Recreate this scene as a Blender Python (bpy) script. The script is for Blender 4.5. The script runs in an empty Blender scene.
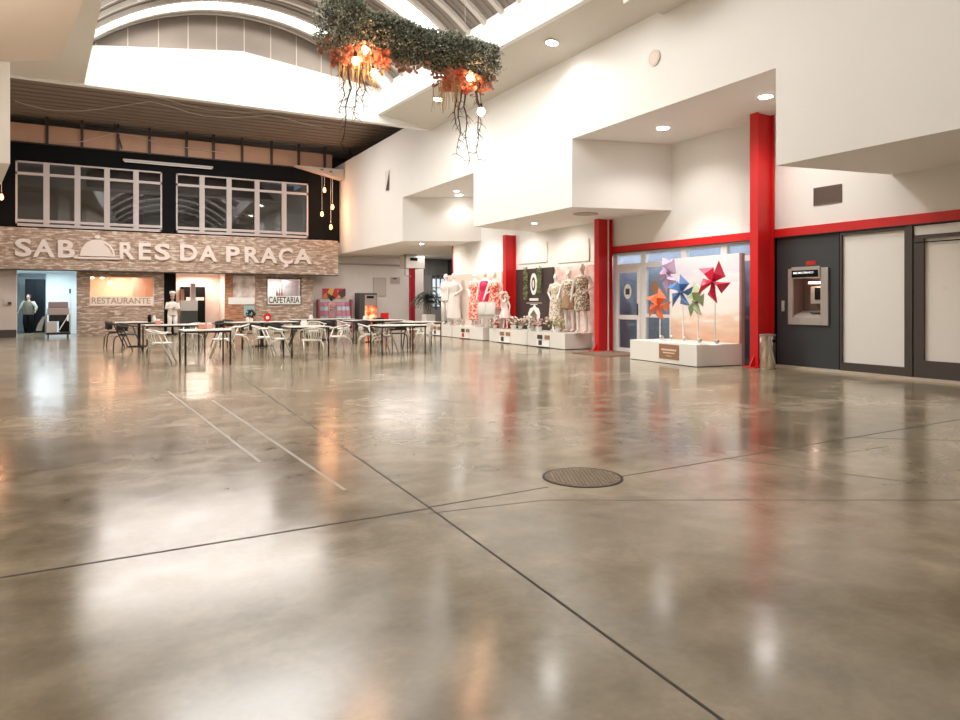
import bpy, bmesh, math, random
from mathutils import Vector, Matrix, noise as mnoise
R = math.radians
PI = math.pi
random.seed(7)
S = bpy.context.scene
C = S.collection

# ------------------------------------------------------------------ camera
H = 1.33; F = 700.0; HY = 302.5
PSI = math.atan(380/700); SN = math.sin(PSI); CS = math.cos(PSI)
cd = bpy.data.cameras.new('camera'); cam = bpy.data.objects.new('camera', cd); C.objects.link(cam)
cam.location = (0, 0, H); cam.rotation_euler = (R(90), 0, -PSI)
cd.sensor_fit = 'HORIZONTAL'; cd.sensor_width = 36; cd.lens = 36*F/960
cd.shift_y = -(360-HY)/960.0
cd.clip_end = 300
S.camera = cam

# ------------------------------------------------------------------ world, light, exposure
w = bpy.data.worlds.new('world'); S.world = w; w.use_nodes = True
w.node_tree.nodes['Background'].inputs[0].default_value = (0.75, 0.85, 1.0, 1)
w.node_tree.nodes['Background'].inputs[1].default_value = 1.0
S.view_settings.view_transform = 'Standard'; S.view_settings.look = 'None'
S.view_settings.exposure = 0.20; S.view_settings.gamma = 1
SKYLIGHT = 4.0      # translucent roof strips
def lamp(name, kind, loc, energy, col=(1, .93, .84), size=.2, rot=(0, 0, 0), size_y=None, spot=None):
    d = bpy.data.lights.new(name, kind); d.energy = energy; d.color = col
    if kind == 'AREA':
        d.size = size
        if size_y: d.shape = 'RECTANGLE'; d.size_y = size_y
    elif kind == 'SPOT':
        d.spot_size = spot or R(120); d.spot_blend = .6; d.shadow_soft_size = size
    else: d.shadow_soft_size = size
    o = bpy.data.objects.new(name, d); o.location = loc; o.rotation_euler = rot; C.objects.link(o)
    return o
DAY = (1.0, .985, .95); WARM = (1, .86, .74); NEUT = (1, .96, .92)
# daylight falling through the vault over the hall
lamp('vault_daylight', 'AREA', (3.8, 15.0, 9.2), 900, DAY, 5.5, (0, 0, 0), 10)
lamp('vault_daylight', 'AREA', (3.8, 0.5, 9.2), 30, DAY, 5.5, (0, 0, 0), 9)
# unseen fill lamps added behind the camera and over the left aisle
lamp('hall_fill', 'AREA', (3.0, -5.5, 6.6), 45, NEUT, 6, (R(35), 0, 0), 2)
lamp('aisle_fill', 'AREA', (-5.0, 24, 6.9), 130, WARM, 2)
lamp('aisle_fill', 'AREA', (-4.0, 11, 3.2), 230, WARM, 2.5, (R(180), 0, 0))
# food court
lamp('passage_fill', 'AREA', (11.6, 28.6, 3.55), 130, (1, .92, .86), 2.5)  # unseen fill lamp added to brighten the back right wall
lamp('passage_fill', 'AREA', (14.2, 31.2, 3.55), 60, (1, .95, .9), 2)  # second added fill lamp, for the shutter corner
lamp('food_court_lamp', 'AREA', (3.5, 26.5, 8.3), 560, (1, .94, .89), 8, (0, 0, 0), 3)

# ------------------------------------------------------------------ pixel -> place
def ray(px): return (px-480)/F
def G(px, py, z=0.0):
    d = (H-z)*F/(py-HY); t = ray(px)
    return Vector((d*(SN+t*CS), d*(CS-t*SN), z))
def onX(px, py, X):
    t = ray(px); d = X/(SN+t*CS); return Vector((X, d*(CS-t*SN), H+d*(HY-py)/F))
def onY(px, py, Y):
    t = ray(px); d = Y/(CS-t*SN); return Vector((d*(SN+t*CS), Y, H+d*(HY-py)/F))

# ------------------------------------------------------------------ materials
def mat(name, col, rough=.5, metal=0.0, emit=None, estr=1.0, spec=.5, var=0.0, vscale=4.0, bump=0.0, bscale=60, coat=0):
    m = bpy.data.materials.new(name); m.use_nodes = True
    nt = m.node_tree; b = nt.nodes['Principled BSDF']
    b.inputs['Base Color'].default_value = (*col, 1); b.inputs['Roughness'].default_value = rough
    b.inputs['Metallic'].default_value = metal; b.inputs['Specular IOR Level'].default_value = spec
    b.inputs['Coat Weight'].default_value = coat
    tc = nt.nodes.new('ShaderNodeTexCoord')
    n = nt.nodes.new('ShaderNodeTexNoise'); n.inputs['Scale'].default_value = vscale; n.inputs['Detail'].default_value = 5
    nt.links.new(tc.outputs['Object'], n.inputs['Vector'])
    mx = nt.nodes.new('ShaderNodeMix'); mx.data_type = 'RGBA'
    mx.inputs['A'].default_value = (*[max(0, c*(1-var)) for c in col], 1)
    mx.inputs['B'].default_value = (*[min(1, c*(1+var)) for c in col], 1)
    nt.links.new(n.outputs['Fac'], mx.inputs['Factor']); nt.links.new(mx.outputs['Result'], b.inputs['Base Color'])
    if emit:
        b.inputs['Emission Color'].default_value = (*emit, 1); b.inputs['Emission Strength'].default_value = estr
    if bump:
        n2 = nt.nodes.new('ShaderNodeTexNoise'); n2.inputs['Scale'].default_value = bscale
        nt.links.new(tc.outputs['Object'], n2.inputs['Vector'])
        bp = nt.nodes.new('ShaderNodeBump'); bp.inputs['Strength'].default_value = bump; bp.inputs['Distance'].default_value = .01
        nt.links.new(n2.outputs['Fac'], bp.inputs['Height']); nt.links.new(bp.outputs['Normal'], b.inputs['Normal'])
    return m
def ramp_mat(name, stops, scale=8, kind='NOISE', rough=.6, detail=3, stretch=(1, 1, 1), interp='LINEAR', emit=0):
    """pattern material: noise / voronoi through a colour ramp"""
    m = bpy.data.materials.new(name); m.use_nodes = True
    nt = m.node_tree; b = nt.nodes['Principled BSDF']; b.inputs['Roughness'].default_value = rough
    tc = nt.nodes.new('ShaderNodeTexCoord'); mp = nt.nodes.new('ShaderNodeMapping'); mp.inputs['Scale'].default_value = stretch
    nt.links.new(tc.outputs['Object'], mp.inputs['Vector'])
    if kind == 'VORONOI':
        n = nt.nodes.new('ShaderNodeTexVoronoi'); n.inputs['Scale'].default_value = scale; out = n.outputs['Color']
    elif kind == 'WAVE':
        n = nt.nodes.new('ShaderNodeTexWave'); n.inputs['Scale'].default_value = scale; n.inputs['Distortion'].default_value = detail; out = n.outputs['Fac']
    else:
        n = nt.nodes.new('ShaderNodeTexNoise'); n.inputs['Scale'].default_value = scale; n.inputs['Detail'].default_value = detail; out = n.outputs['Fac']
    nt.links.new(mp.outputs['Vector'], n.inputs['Vector'])
    r = nt.nodes.new('ShaderNodeValToRGB'); r.color_ramp.interpolation = interp
    el = r.color_ramp.elements
    while len(el) < len(stops): el.new(.5)
    for e, (p, c) in zip(el, stops): e.position = p; e.color = (*c, 1)
    nt.links.new(out, r.inputs['Fac']); nt.links.new(r.outputs['Color'], b.inputs['Base Color'])
    if emit:
        nt.links.new(r.outputs['Color'], b.inputs['Emission Color']); b.inputs['Emission Strength'].default_value = emit
    return m

M = {}
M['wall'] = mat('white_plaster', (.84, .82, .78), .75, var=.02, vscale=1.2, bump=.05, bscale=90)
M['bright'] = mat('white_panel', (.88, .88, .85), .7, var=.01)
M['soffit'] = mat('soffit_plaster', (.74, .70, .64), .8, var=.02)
M['pinkwall'] = mat('pale_rose_plaster', (.62, .53, .48), .8, var=.03)
M['greywall'] = mat('pale_grey_plaster', (.66, .61, .57), .8, var=.03)
M['black'] = mat('black_paint', (.003, .0035, .0035), .7, spec=.15)
M['darkplinth'] = mat('dark_skirting', (.06, .055, .05), .5)
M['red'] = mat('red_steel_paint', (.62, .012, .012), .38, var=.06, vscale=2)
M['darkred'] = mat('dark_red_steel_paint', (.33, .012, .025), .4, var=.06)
M['anthracite'] = mat('anthracite_panel', (.045, .052, .056), .42, var=.08, vscale=1.5)
M['bronze'] = mat('dark_bronze_frame', (.085, .072, .066), .4, metal=.3)
M['cream'] = mat('cream_board', (.84, .81, .76), .55, var=.02)
M['alu'] = mat('white_aluminium_frame', (.74, .72, .70), .4)
M['pinkalu'] = mat('pale_pinkish_aluminium', (.56, .50, .49), .45)
M['steel'] = mat('brushed_steel', (.62, .58, .54), .28, metal=.9, var=.08, vscale=20)
M['atmgrey'] = mat('silver_grey_plastic', (.42, .38, .35), .4, metal=.2)
M['darkmetal'] = mat('black_metal', (.018, .017, .016), .4, metal=.3)
M['chairwhite'] = mat('pale_aluminium_tube', (.72, .69, .62), .35, metal=.35)
M['chairdark'] = mat('dark_brown_resin', (.035, .028, .024), .5)
M['tabletop'] = mat('pale_table_laminate', (.70, .67, .60), .3, var=.03)
M['mannequin'] = mat('white_fibreglass', (.87, .84, .80), .35)
M['skin'] = mat('skin', (.52, .30, .21), .55)
M['hair'] = mat('dark_hair', (.012, .009, .008), .7)
M['whitecloth'] = mat('white_cloth', (.78, .75, .71), .8, bump=.3, bscale=30)
M['plinth'] = mat('white_plinth_board', (.83, .81, .76), .45)
M['bluewhite'] = mat('cool_white_wall', (.72, .79, .82), .6, var=.02)
M['rope'] = mat('white_cable', (.65, .6, .55), .6)
M['wood'] = mat('brown_kraft_board', (.33, .17, .09), .6, var=.1)
M['plastic_grey'] = mat('grey_mauve_plastic', (.36, .29, .28), .5)
M['pale_grey_plastic'] = mat('pale_grey_plastic', (.48, .45, .42), .5)

def emis(name, col, s):
    return mat(name, col, .5, emit=col, estr=s)
M['lampdisc'] = emis('lit_diffuser', (1, .97, .92), 30)
M['bulb'] = emis('amber_bulb', (1, .42, .15), 5)
M['bulbbig'] = emis('warm_garland_bulb', (1, .62, .36), 26)
M['skylight'] = emis('translucent_roof_sheet', (1, .99, .96), SKYLIGHT)

def glassmat(name, tint, trans=.5, rough=.03):
    m = bpy.data.materials.new(name); m.use_nodes = True; nt = m.node_tree
    nt.nodes.clear(); o = nt.nodes.new('ShaderNodeOutputMaterial')
    tr = nt.nodes.new('ShaderNodeBsdfTransparent'); tr.inputs[0].default_value = (*tint, 1)
    gl = nt.nodes.new('ShaderNodeBsdfGlossy'); gl.inputs['Roughness'].default_value = rough
    fr = nt.nodes.new('ShaderNodeFresnel'); fr.inputs['IOR'].default_value = 1.5
    ma = nt.nodes.new('ShaderNodeMath'); ma.operation = 'MULTIPLY_ADD'; ma.inputs[1].default_value = 1.0; ma.inputs[2].default_value = trans
    ge = nt.nodes.new('ShaderNodeNewGeometry'); fm = nt.nodes.new('ShaderNodeMath'); fm.operation = 'SUBTRACT'; fm.inputs[0].default_value = 1; nt.links.new(ge.outputs['Backfacing'], fm.inputs[1])
    mu = nt.nodes.new('ShaderNodeMath'); mu.operation = 'MULTIPLY'; nt.links.new(fr.outputs[0], mu.inputs[0]); nt.links.new(fm.outputs[0], mu.inputs[1])
    nt.links.new(mu.outputs[0], ma.inputs[0])
    mx = nt.nodes.new('ShaderNodeMixShader'); nt.links.new(ma.outputs[0], mx.inputs[0])
    nt.links.new(tr.outputs[0], mx.inputs[1]); nt.links.new(gl.outputs[0], mx.inputs[2])
    nt.links.new(mx.outputs[0], o.inputs['Surface'])
    return m
M['darkglass'] = glassmat('dark_upper_glass', (.4, .4, .42), .10)
M['glass'] = glassmat('clear_glass', (.93, .95, .96), .04)

def floormat():
    m = bpy.data.materials.new('polished_concrete'); m.use_nodes = True; nt = m.node_tree
    b = nt.nodes['Principled BSDF']; tc = nt.nodes.new('ShaderNodeTexCoord')
    def nz(s, d, dist=0, st=(1, 1, 1)):
        mp = nt.nodes.new('ShaderNodeMapping'); mp.inputs['Scale'].default_value = st
        nt.links.new(tc.outputs['Object'], mp.inputs['Vector'])
        n = nt.nodes.new('ShaderNodeTexNoise'); n.inputs['Scale'].default_value = s; n.inputs['Detail'].default_value = d
        n.inputs['Distortion'].default_value = dist
        nt.links.new(mp.outputs['Vector'], n.inputs['Vector']); return n
    n1 = nz(.55, 8, .6, (.7, 1.4, 1)); n2 = nz(3.2, 9, .4); n3 = nz(26, 4)
    def math_(op, a, bb, c=None):
        x = nt.nodes.new('ShaderNodeMath'); x.operation = op
        for i, v in enumerate((a, bb, c)):
            if v is None: continue
            if isinstance(v, (int, float)): x.inputs[i].default_value = v
            else: nt.links.new(v, x.inputs[i])
        return x.outputs[0]
    f = math_('ADD', math_('MULTIPLY', n1.outputs['Fac'], .6), math_('ADD', math_('MULTIPLY', n2.outputs['Fac'], .32), math_('MULTIPLY', n3.outputs['Fac'], .08)))
    r = nt.nodes.new('ShaderNodeValToRGB'); e = r.color_ramp.elements
    e[0].position = .36; e[0].color = (.16, .128, .078, 1); e[1].position = .64; e[1].color = (.45, .375, .265, 1)
    x = e.new(.5); x.color = (.275, .225, .148, 1)
    nt.links.new(f, r.inputs['Fac'])
    # small dark pits
    v = nt.nodes.new('ShaderNodeTexVoronoi'); v.inputs['Scale'].default_value = 1.1; nt.links.new(tc.outputs['Object'], v.inputs['Vector'])
    spot = math_('LESS_THAN', v.outputs['Distance'], .022)
    mx = nt.nodes.new('ShaderNodeMix'); mx.data_type = 'RGBA'; nt.links.new(spot, mx.inputs['Factor'])
    nt.links.new(r.outputs['Color'], mx.inputs['A']); mx.inputs['B'].default_value = (.04, .033, .025, 1)
    nt.links.new(mx.outputs['Result'], b.inputs['Base Color'])
    rr = math_('MULTIPLY_ADD', n2.outputs['Fac'], .16, .09)
    nt.links.new(rr, b.inputs['Roughness']); b.inputs['Specular IOR Level'].default_value = .9
    bp = nt.nodes.new('ShaderNodeBump'); bp.inputs['Strength'].default_value = .03; bp.inputs['Distance'].default_value = .01
    nt.links.new(n2.outputs['Fac'], bp.inputs['Height']); nt.links.new(bp.outputs['Normal'], b.inputs['Normal'])
    return m
M['floor'] = floormat()

def brickmat(name, c1, c2, c3, mortar):
    m = bpy.data.materials.new(name); m.use_nodes = True; nt = m.node_tree; b = nt.nodes['Principled BSDF']
    b.inputs['Roughness'].default_value = .85
    tc = nt.nodes.new('ShaderNodeTexCoord'); sp = nt.nodes.new('ShaderNodeSeparateXYZ'); cb = nt.nodes.new('ShaderNodeCombineXYZ')
    nt.links.new(tc.outputs['Object'], sp.inputs[0])
    ad = nt.nodes.new('ShaderNodeMath'); ad.operation = 'ADD'; nt.links.new(sp.outputs['X'], ad.inputs[0]); nt.links.new(sp.outputs['Y'], ad.inputs[1])
    nt.links.new(ad.outputs[0], cb.inputs['X']); nt.links.new(sp.outputs['Z'], cb.inputs['Y'])
    br = nt.nodes.new('ShaderNodeTexBrick'); nt.links.new(cb.outputs[0], br.inputs['Vector'])
    br.inputs['Scale'].default_value = 1; br.inputs['Brick Width'].default_value = .42; br.inputs['Row Height'].default_value = .085
    br.inputs['Mortar Size'].default_value = .006; br.inputs['Bias'].default_value = -.1; br.offset = .37; br.offset_frequency = 3; br.squash = .6; br.squash_frequency = 2
    br.inputs['Color1'].default_value = (*c1, 1); br.inputs['Color2'].default_value = (*c2, 1); br.inputs['Mortar'].default_value = (*mortar, 1)
    n = nt.nodes.new('ShaderNodeTexNoise'); n.inputs['Scale'].default_value = 1.0; n.inputs['Detail'].default_value = 6
    mp = nt.nodes.new('ShaderNodeMapping'); mp.inputs['Scale'].default_value = (3.2, 11.76, 1); nt.links.new(cb.outputs[0], mp.inputs['Vector']); nt.links.new(mp.outputs['Vector'], n.inputs['Vector'])
    rp = nt.nodes.new('ShaderNodeValToRGB'); rp.color_ramp.elements[0].position = .5; rp.color_ramp.elements[1].position = .62
    nt.links.new(n.outputs['Fac'], rp.inputs['Fac'])
    mx = nt.nodes.new('ShaderNodeMix'); mx.data_type = 'RGBA'; nt.links.new(rp.outputs['Color'], mx.inputs['Factor'])
    nt.links.new(br.outputs['Color'], mx.inputs['A']); mx.inputs['B'].default_value = (*c3, 1)
    nt.links.new(mx.outputs['Result'], b.inputs['Base Color'])
    bp = nt.nodes.new('ShaderNodeBump'); bp.inputs['Strength'].default_value = .6; bp.inputs['Distance'].default_value = .02
    nt.links.new(br.outputs['Fac'], bp.inputs['Height']); bp.invert = True; nt.links.new(bp.outputs['Normal'], b.inputs['Normal'])
    return m
M['brick'] = brickmat('split_face_brick', (.50, .37, .28), (.31, .19, .135), (.68, .58, .50), (.27, .20, .16))
M['brickred'] = brickmat('orange_brick', (.50, .22, .12), (.36, .13, .07), (.60, .34, .22), (.4, .28, .2))

def corrmat(name, col, axis='X', scale=3, rough=.45, metal=.4, dark=.5):
    m = bpy.data.materials.new(name); m.use_nodes = True; nt = m.node_tree; b = nt.nodes['Principled BSDF']
    b.inputs['Roughness'].default_value = rough; b.inputs['Metallic'].default_value = metal
    tc = nt.nodes.new('ShaderNodeTexCoord'); wv = nt.nodes.new('ShaderNodeTexWave'); wv.bands_direction = axis
    wv.inputs['Scale'].default_value = scale; nt.links.new(tc.outputs['Object'], wv.inputs['Vector'])
    bp = nt.nodes.new('ShaderNodeBump'); bp.inputs['Strength'].default_value = .8; bp.inputs['Distance'].default_value = .05
    nt.links.new(wv.outputs['Fac'], bp.inputs['Height']); nt.links.new(bp.outputs['Normal'], b.inputs['Normal'])
    n = nt.nodes.new('ShaderNodeTexNoise'); n.inputs['Scale'].default_value = 1.2; nt.links.new(tc.outputs['Object'], n.inputs['Vector'])
    mx = nt.nodes.new('ShaderNodeMix'); mx.data_type = 'RGBA'; nt.links.new(n.outputs['Fac'], mx.inputs['Factor'])
    mx.inputs['A'].default_value = (*[c*.85 for c in col], 1); mx.inputs['B'].default_value = (*[c*1.1 for c in col], 1)
    nt.links.new(mx.outputs['Result'], b.inputs['Base Color'])
    return m
M['vaultmetal'] = mat('vault_sheet_metal', (.30, .26, .23), .5, metal=.3, var=.08, vscale=.8)
M['gablemetal'] = mat('gable_sheet_metal', (.33, .28, .24), .35, metal=.4, var=.2, vscale=.9)
M['darkroof'] = mat('brown_roof_sheet', (.26, .205, .17), .7, metal=0, var=.12, vscale=1)
M['orangepanel'] = mat('orange_brown_board', (.60, .36, .25), .7, var=.1, vscale=1.5)
M['shutter'] = mat('grey_shutter_metal', (.30, .29, .28), .5, metal=.3)

# ------------------------------------------------------------------ mesh helpers
class MB:
    def __init__(s): s.bm = bmesh.new()
    def box(s, x0, x1, y0, y1, z0, z1, bev=0, mtx=None):
        ps = [(x0,y0,z0),(x1,y0,z0),(x1,y1,z0),(x0,y1,z0),(x0,y0,z1),(x1,y0,z1),(x1,y1,z1),(x0,y1,z1)]
        vs = [s.bm.verts.new((mtx @ Vector(p)) if mtx else p) for p in ps]
        fs = [s.bm.faces.new([vs[i] for i in f]) for f in ((3,2,1,0),(4,5,6,7),(0,1,5,4),(1,2,6,5),(2,3,7,6),(3,0,4,7))]
        if bev:
            es = list({e for f in fs for e in f.edges})
            bmesh.ops.bevel(s.bm, geom=es, offset=bev, segments=2, affect='EDGES', profile=.6)
        return s
    def prism(s, pts, z0, z1):
        a = [s.bm.verts.new((p[0], p[1], z0)) for p in pts]; b = [s.bm.verts.new((p[0], p[1], z1)) for p in pts]
        n = len(pts); s.bm.faces.new(a[::-1]); s.bm.faces.new(b)
        for i in range(n): s.bm.faces.new((a[i], a[(i+1) % n], b[(i+1) % n], b[i]))
        return s
    def extr(s, pts, vec):
        """closed 3-D polygon extruded along vec"""
        v = Vector(vec); a = [s.bm.verts.new(p) for p in pts]; b = [s.bm.verts.new(Vector(p)+v) for p in pts]
        n = len(pts); s.bm.faces.new(a[::-1]); s.bm.faces.new(b)
        for i in range(n): s.bm.faces.new((a[i], a[(i+1) % n], b[(i+1) % n], b[i]))
        return s
    def tube(s, pts, r, n=8, cap=True, flat=1.0):
        pts = [Vector(p) for p in pts]; rs = r if isinstance(r, (list, tuple)) else [r]*len(pts)
        rings = []; up = None
        for i, p in enumerate(pts):
            t = (pts[min(i+1, len(pts)-1)] - pts[max(i-1, 0)])
            if t.length < 1e-9: t = Vector((0, 0, 1))
            t.normalize()
            if up is None: up = Vector((0, 0, 1)) if abs(t.z) < .9 else Vector((0, 1, 0))
            a = t.cross(up)
            if a.length < 1e-4: a = t.cross(Vector((1, 0, 0)))
            a.normalize(); b = a.cross(t).normalized(); up = b
            rings.append([s.bm.verts.new(p + a*math.cos(2*PI*k/n)*rs[i] + b*math.sin(2*PI*k/n)*rs[i]*flat) for k in range(n)])
        for i in range(len(rings)-1):
            for k in range(n): s.bm.faces.new((rings[i][k], rings[i][(k+1) % n], rings[i+1][(k+1) % n], rings[i+1][k]))
        if cap: s.bm.faces.new(rings[0][::-1]); s.bm.faces.new(rings[-1])
        return s
    def lathe(s, prof, n=24, c=(0, 0, 0), sx=1, sy=1, cap=True):
        rings = []
        for r, z in prof:
            rings.append([s.bm.verts.new((c[0]+r*sx*math.cos(2*PI*k/n), c[1]+r*sy*math.sin(2*PI*k/n), c[2]+z)) for k in range(n)])
        for i in range(len(rings)-1):
            for k in range(n): s.bm.faces.new((rings[i][k], rings[i][(k+1) % n], rings[i+1][(k+1) % n], rings[i+1][k]))
        if cap: s.bm.faces.new(rings[0][::-1]); s.bm.faces.new(rings[-1])
        return s
    def loft(s, rings_, n=20, cap=True):
        """rings_: (cx, cy, z, rx, ry)"""
        rings = [[s.bm.verts.new((cx+rx*math.cos(2*PI*k/n), cy+ry*math.sin(2*PI*k/n), z)) for k in range(n)] for cx, cy, z, rx, ry in rings_]
        for i in range(len(rings)-1):
            for k in range(n): s.bm.faces.new((rings[i][k], rings[i][(k+1) % n], rings[i+1][(k+1) % n], rings[i+1][k]))
        if cap: s.bm.faces.new(rings[0][::-1]); s.bm.faces.new(rings[-1])
        return s
    def ball(s, c, r, seg=14, scale=(1, 1, 1)):
        mt = Matrix.Translation(c) @ Matrix.Diagonal((r*scale[0], r*scale[1], r*scale[2], 1))
        bmesh.ops.create_uvsphere(s.bm, u_segments=seg, v_segments=max(6, seg*2//3), radius=1, matrix=mt); return s
    def quad(s, a, b, c, d): s.bm.faces.new([s.bm.verts.new(p) for p in (a, b, c, d)]); return s
    def build(s, name, m, parent=None, loc=None, smooth=False, **tags):
        bmesh.ops.recalc_face_normals(s.bm, faces=s.bm.faces)
        me = bpy.data.meshes.new(name); s.bm.to_mesh(me); s.bm.free()
        if smooth:
            for p in me.polygons: p.use_smooth = True
        me.materials.append(m); o = bpy.data.objects.new(name, me); C.objects.link(o)
        if loc is not None: o.location = loc
        if parent: o.parent = parent
        for k, v in tags.items(): o[k] = v
        return o
def smooth_by_angle(o, a=40):
    for p in o.data.polygons: p.use_smooth = True
    o.data.set_sharp_from_angle(angle=R(a)); return o
def thing(name, label, cat, loc=(0, 0, 0), rz=0, group=None):
    o = bpy.data.objects.new(name, None); C.objects.link(o); o.location = loc; o.rotation_euler = (0, 0, rz)
    o.empty_display_size = .1
    o['label'] = label; o['category'] = cat
    if group: o['group'] = group
    return o
def tag(o, label, cat, group=None):
    o['label'] = label; o['category'] = cat
    if group: o['group'] = group
    return o
def kids(o): return [c for c in bpy.data.objects if c.parent == o]
def dup(root, loc, rz, label, group=None, children=None):
    r = root.copy(); C.objects.link(r); r.location = loc; r.rotation_euler = (0, 0, rz); r['label'] = label
    if group: r['group'] = group
    for ch in kids(root):
        c = ch.copy(); C.objects.link(c); c.parent = r
        for g in kids(ch):
            d = g.copy(); C.objects.link(d); d.parent = c
    return r
STRUCT = dict(kind='structure')
def text_mesh(body, name, m, parent, bold=.0, extrude=.01):
    cu = bpy.data.curves.new('t', 'FONT'); cu.body = body; cu.size = 1; cu.extrude = extrude; cu.offset = bold
    cu.resolution_u = 4
    to = bpy.data.objects.new('t', cu); C.objects.link(to); bpy.context.view_layer.update()
    me = bpy.data.meshes.new_from_object(to.evaluated_get(bpy.context.evaluated_depsgraph_get()))
    bpy.data.objects.remove(to); me.materials.clear(); me.materials.append(m)
    o = bpy.data.objects.new(name, me); C.objects.link(o)
    if parent: o.parent = parent
    return o
def fit_text(o, x0, x1, z0, z1, y, thick=.03, facing='-Y'):
    """fit text mesh (made in XY) into x-z rectangle. facing -Y: reads from -Y side; facing -X: x0..x1 are Y values, x0 (larger Y) is the left end"""
    vs = [v.co.copy() for v in o.data.vertices]
    ax = min(v.x for v in vs); bx = max(v.x for v in vs); ay = min(v.y for v in vs); by = max(v.y for v in vs); az = min(v.z for v in vs); bz = max(v.z for v in vs)
    for v in o.data.vertices:
        u = x0+(v.co.x-ax)/(bx-ax)*(x1-x0); zz = z0+(v.co.y-ay)/(by-ay)*(z1-z0); t = (v.co.z-az)/max(bz-az, 1e-6)*thick
        v.co = (u, y-t, zz) if facing == '-Y' else (y-t, u, zz)
    return o

# ------------------------------------------------------------------ SETTING
XB = 9.85; XW = 12.37; YB = 21.54; YF = 31.6
ZB = 3.60; ZN = 5.22; ZT = 7.16
fl = MB().box(-9.2, 16.4, -8.2, 40, -.12, 0).build('floor', M['floor'], **STRUCT)
def strip(p, q, wd, mm, name, z=.0012, par=None):
    p = Vector(p); q = Vector(q); d = (q-p).normalized(); n = Vector((-d.y, d.x, 0))*wd/2; up = Vector((0, 0, z))
    return MB().extr([p-n-up, q-n-up, q+n-up, p+n-up], (0, 0, 2*z)).build(name, mm, par)
M['joint'] = mat('dark_joint', (.035, .028, .02), .7)
M['crack'] = mat('grey_crack_filler', (.12, .10, .075), .5)
M['paleline'] = mat('worn_pale_line', (.31, .27, .20), .35)
A0 = G(250, 383); A1 = G(430, 508); A2 = G(722, 720)
strip(A0, A1, .014, M['joint'], 'floor_joint', par=fl); strip(A1, A2+(A2-A1)*1.2, .014, M['joint'], 'floor_joint', par=fl)
strip(A0, A0+(A0-A1)*1.2, .010, M['joint'], 'floor_joint', par=fl)
strip(G(0, 580)+Vector((-6, -.1, 0)), G(432, 508), .018, M['joint'], 'floor_joint', par=fl)
strip(G(430, 507), G(548, 487), .012, M['joint'], 'floor_joint', par=fl)
strip(G(618, 477), G(960, 420)+Vector((2, .1, 0)), .012, M['joint'], 'floor_joint', par=fl)
for a, b, wd in (((430, 513), (545, 500), .012), ((545, 500), (960, 500), .01), ((700, 455), (745, 461), .01), ((745, 461), (925, 484), .009), ((830, 455), (890, 446), .009), ((840, 437), (960, 441), .008)):
    strip(G(*a), G(*b), wd, M['crack'], 'floor_crack', par=fl)
for a, b, wd in (((168, 391), (260, 462), .03), ((212, 400), (345, 490), .03), ((420, 397), (475, 405), .02)):
    strip(G(*a), G(*b), wd, M['paleline'], 'painted_line', .0008, fl)
strip(G(600, 411), G(730, 404), .006, M['crack'], 'floor_crack', par=fl)

W = M['wall']
# right side: walls, stepped bulkheads
MB().box(XB, 13.4, -8.2, YF+2.4, ZN, ZT+.6).build('wall_right_upper', W, **STRUCT)
MB().prism([(XB, -8.2), (13.4, -8.2), (13.4, 7.27), (XW, 7.44), (XB, 7.86)], ZB, ZN).build('trim_1', W, **STRUCT)
MB().prism([(XB, 13.56), (XW, 12.89), (13.4, 12.65), (13.4, 19.2), (XB, 18.55)], ZB, ZN).build('trim_2', W, **STRUCT)
MB().prism([(XB, 24.15), (XW, 22.7), (13.4, 22.3), (16.4, 25), (16.4, YF+2.4), (XB, YF+2.4)], ZB, ZN).build('trim_3', W, **STRUCT)
# upper wall strip between lower soffit and niche ceiling
zbb = H+(.0957)*XW/CS; zbt = H+.1078*XW/CS       # red beam
MB().box(XW, 13.3, -8.2, 15.35, zbt-.02, ZN+.01).build('wall_right', W, **STRUCT)
# niche faint hatch
MB().box(XW-.004, XW, 10.9, 10.902, 3, 3.002).build('trim_4', W, **STRUCT)
# ceiling strip right of the opening
fr = lambda y: 7.92+(YB-y)*.0655       # right fascia line
fll = lambda y: -.37+(YB-y)*.0667      # left fascia line
bm = MB()
y0 = -8.2
for j in range(24):
    u0 = y0+(YB-y0)*j/24; u1 = y0+(YB-y0)*(j+1)/24
    q4 = [(fr(u0)+.13, u0, 7.45), (fr(u1)+.13, u1, 7.45), (XB-.001, u1, ZT), (XB-.001, u0, ZT)]
    bm.quad(*q4)
bmesh.ops.remove_doubles(bm.bm, verts=bm.bm.verts, dist=.001)
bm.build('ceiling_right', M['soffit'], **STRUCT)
MB().prism([(fr(y0), y0), (fr(y0)+.14, y0), (fr(YB)+.14, YB), (fr(YB), YB)], 7.43, 8.27).build('trim_5', M['bright'], **STRUCT)
MB().box(fr(10)+.15, XB-.002, 9.4, 10.5, 7.06, 7.5).build('trim_6', M['soffit'], **STRUCT)
# beam with gabled top across the end of the opening
pts = [(-9.2, YB, 7.165), (XB+.2, YB, 7.16), (XB+.2, YB, 8.2), (7.9, YB, 8.28), (3.7, YB, 8.76), (-.2, YB, 8.26), (-9.2, YB, 8.26)]
MB().extr(pts, (0, .25, 0)).build('wall_gable', M['bright'], **STRUCT)
# left ceiling
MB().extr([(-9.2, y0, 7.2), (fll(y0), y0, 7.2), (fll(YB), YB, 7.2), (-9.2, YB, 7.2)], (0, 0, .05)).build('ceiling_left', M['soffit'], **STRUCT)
MB().prism([(fll(y0)-.14, y0), (fll(y0), y0), (fll(YB), YB), (fll(YB)-.14, YB)], 7.24, 8.6).build('trim_7', M['bright'], **STRUCT)
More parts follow.
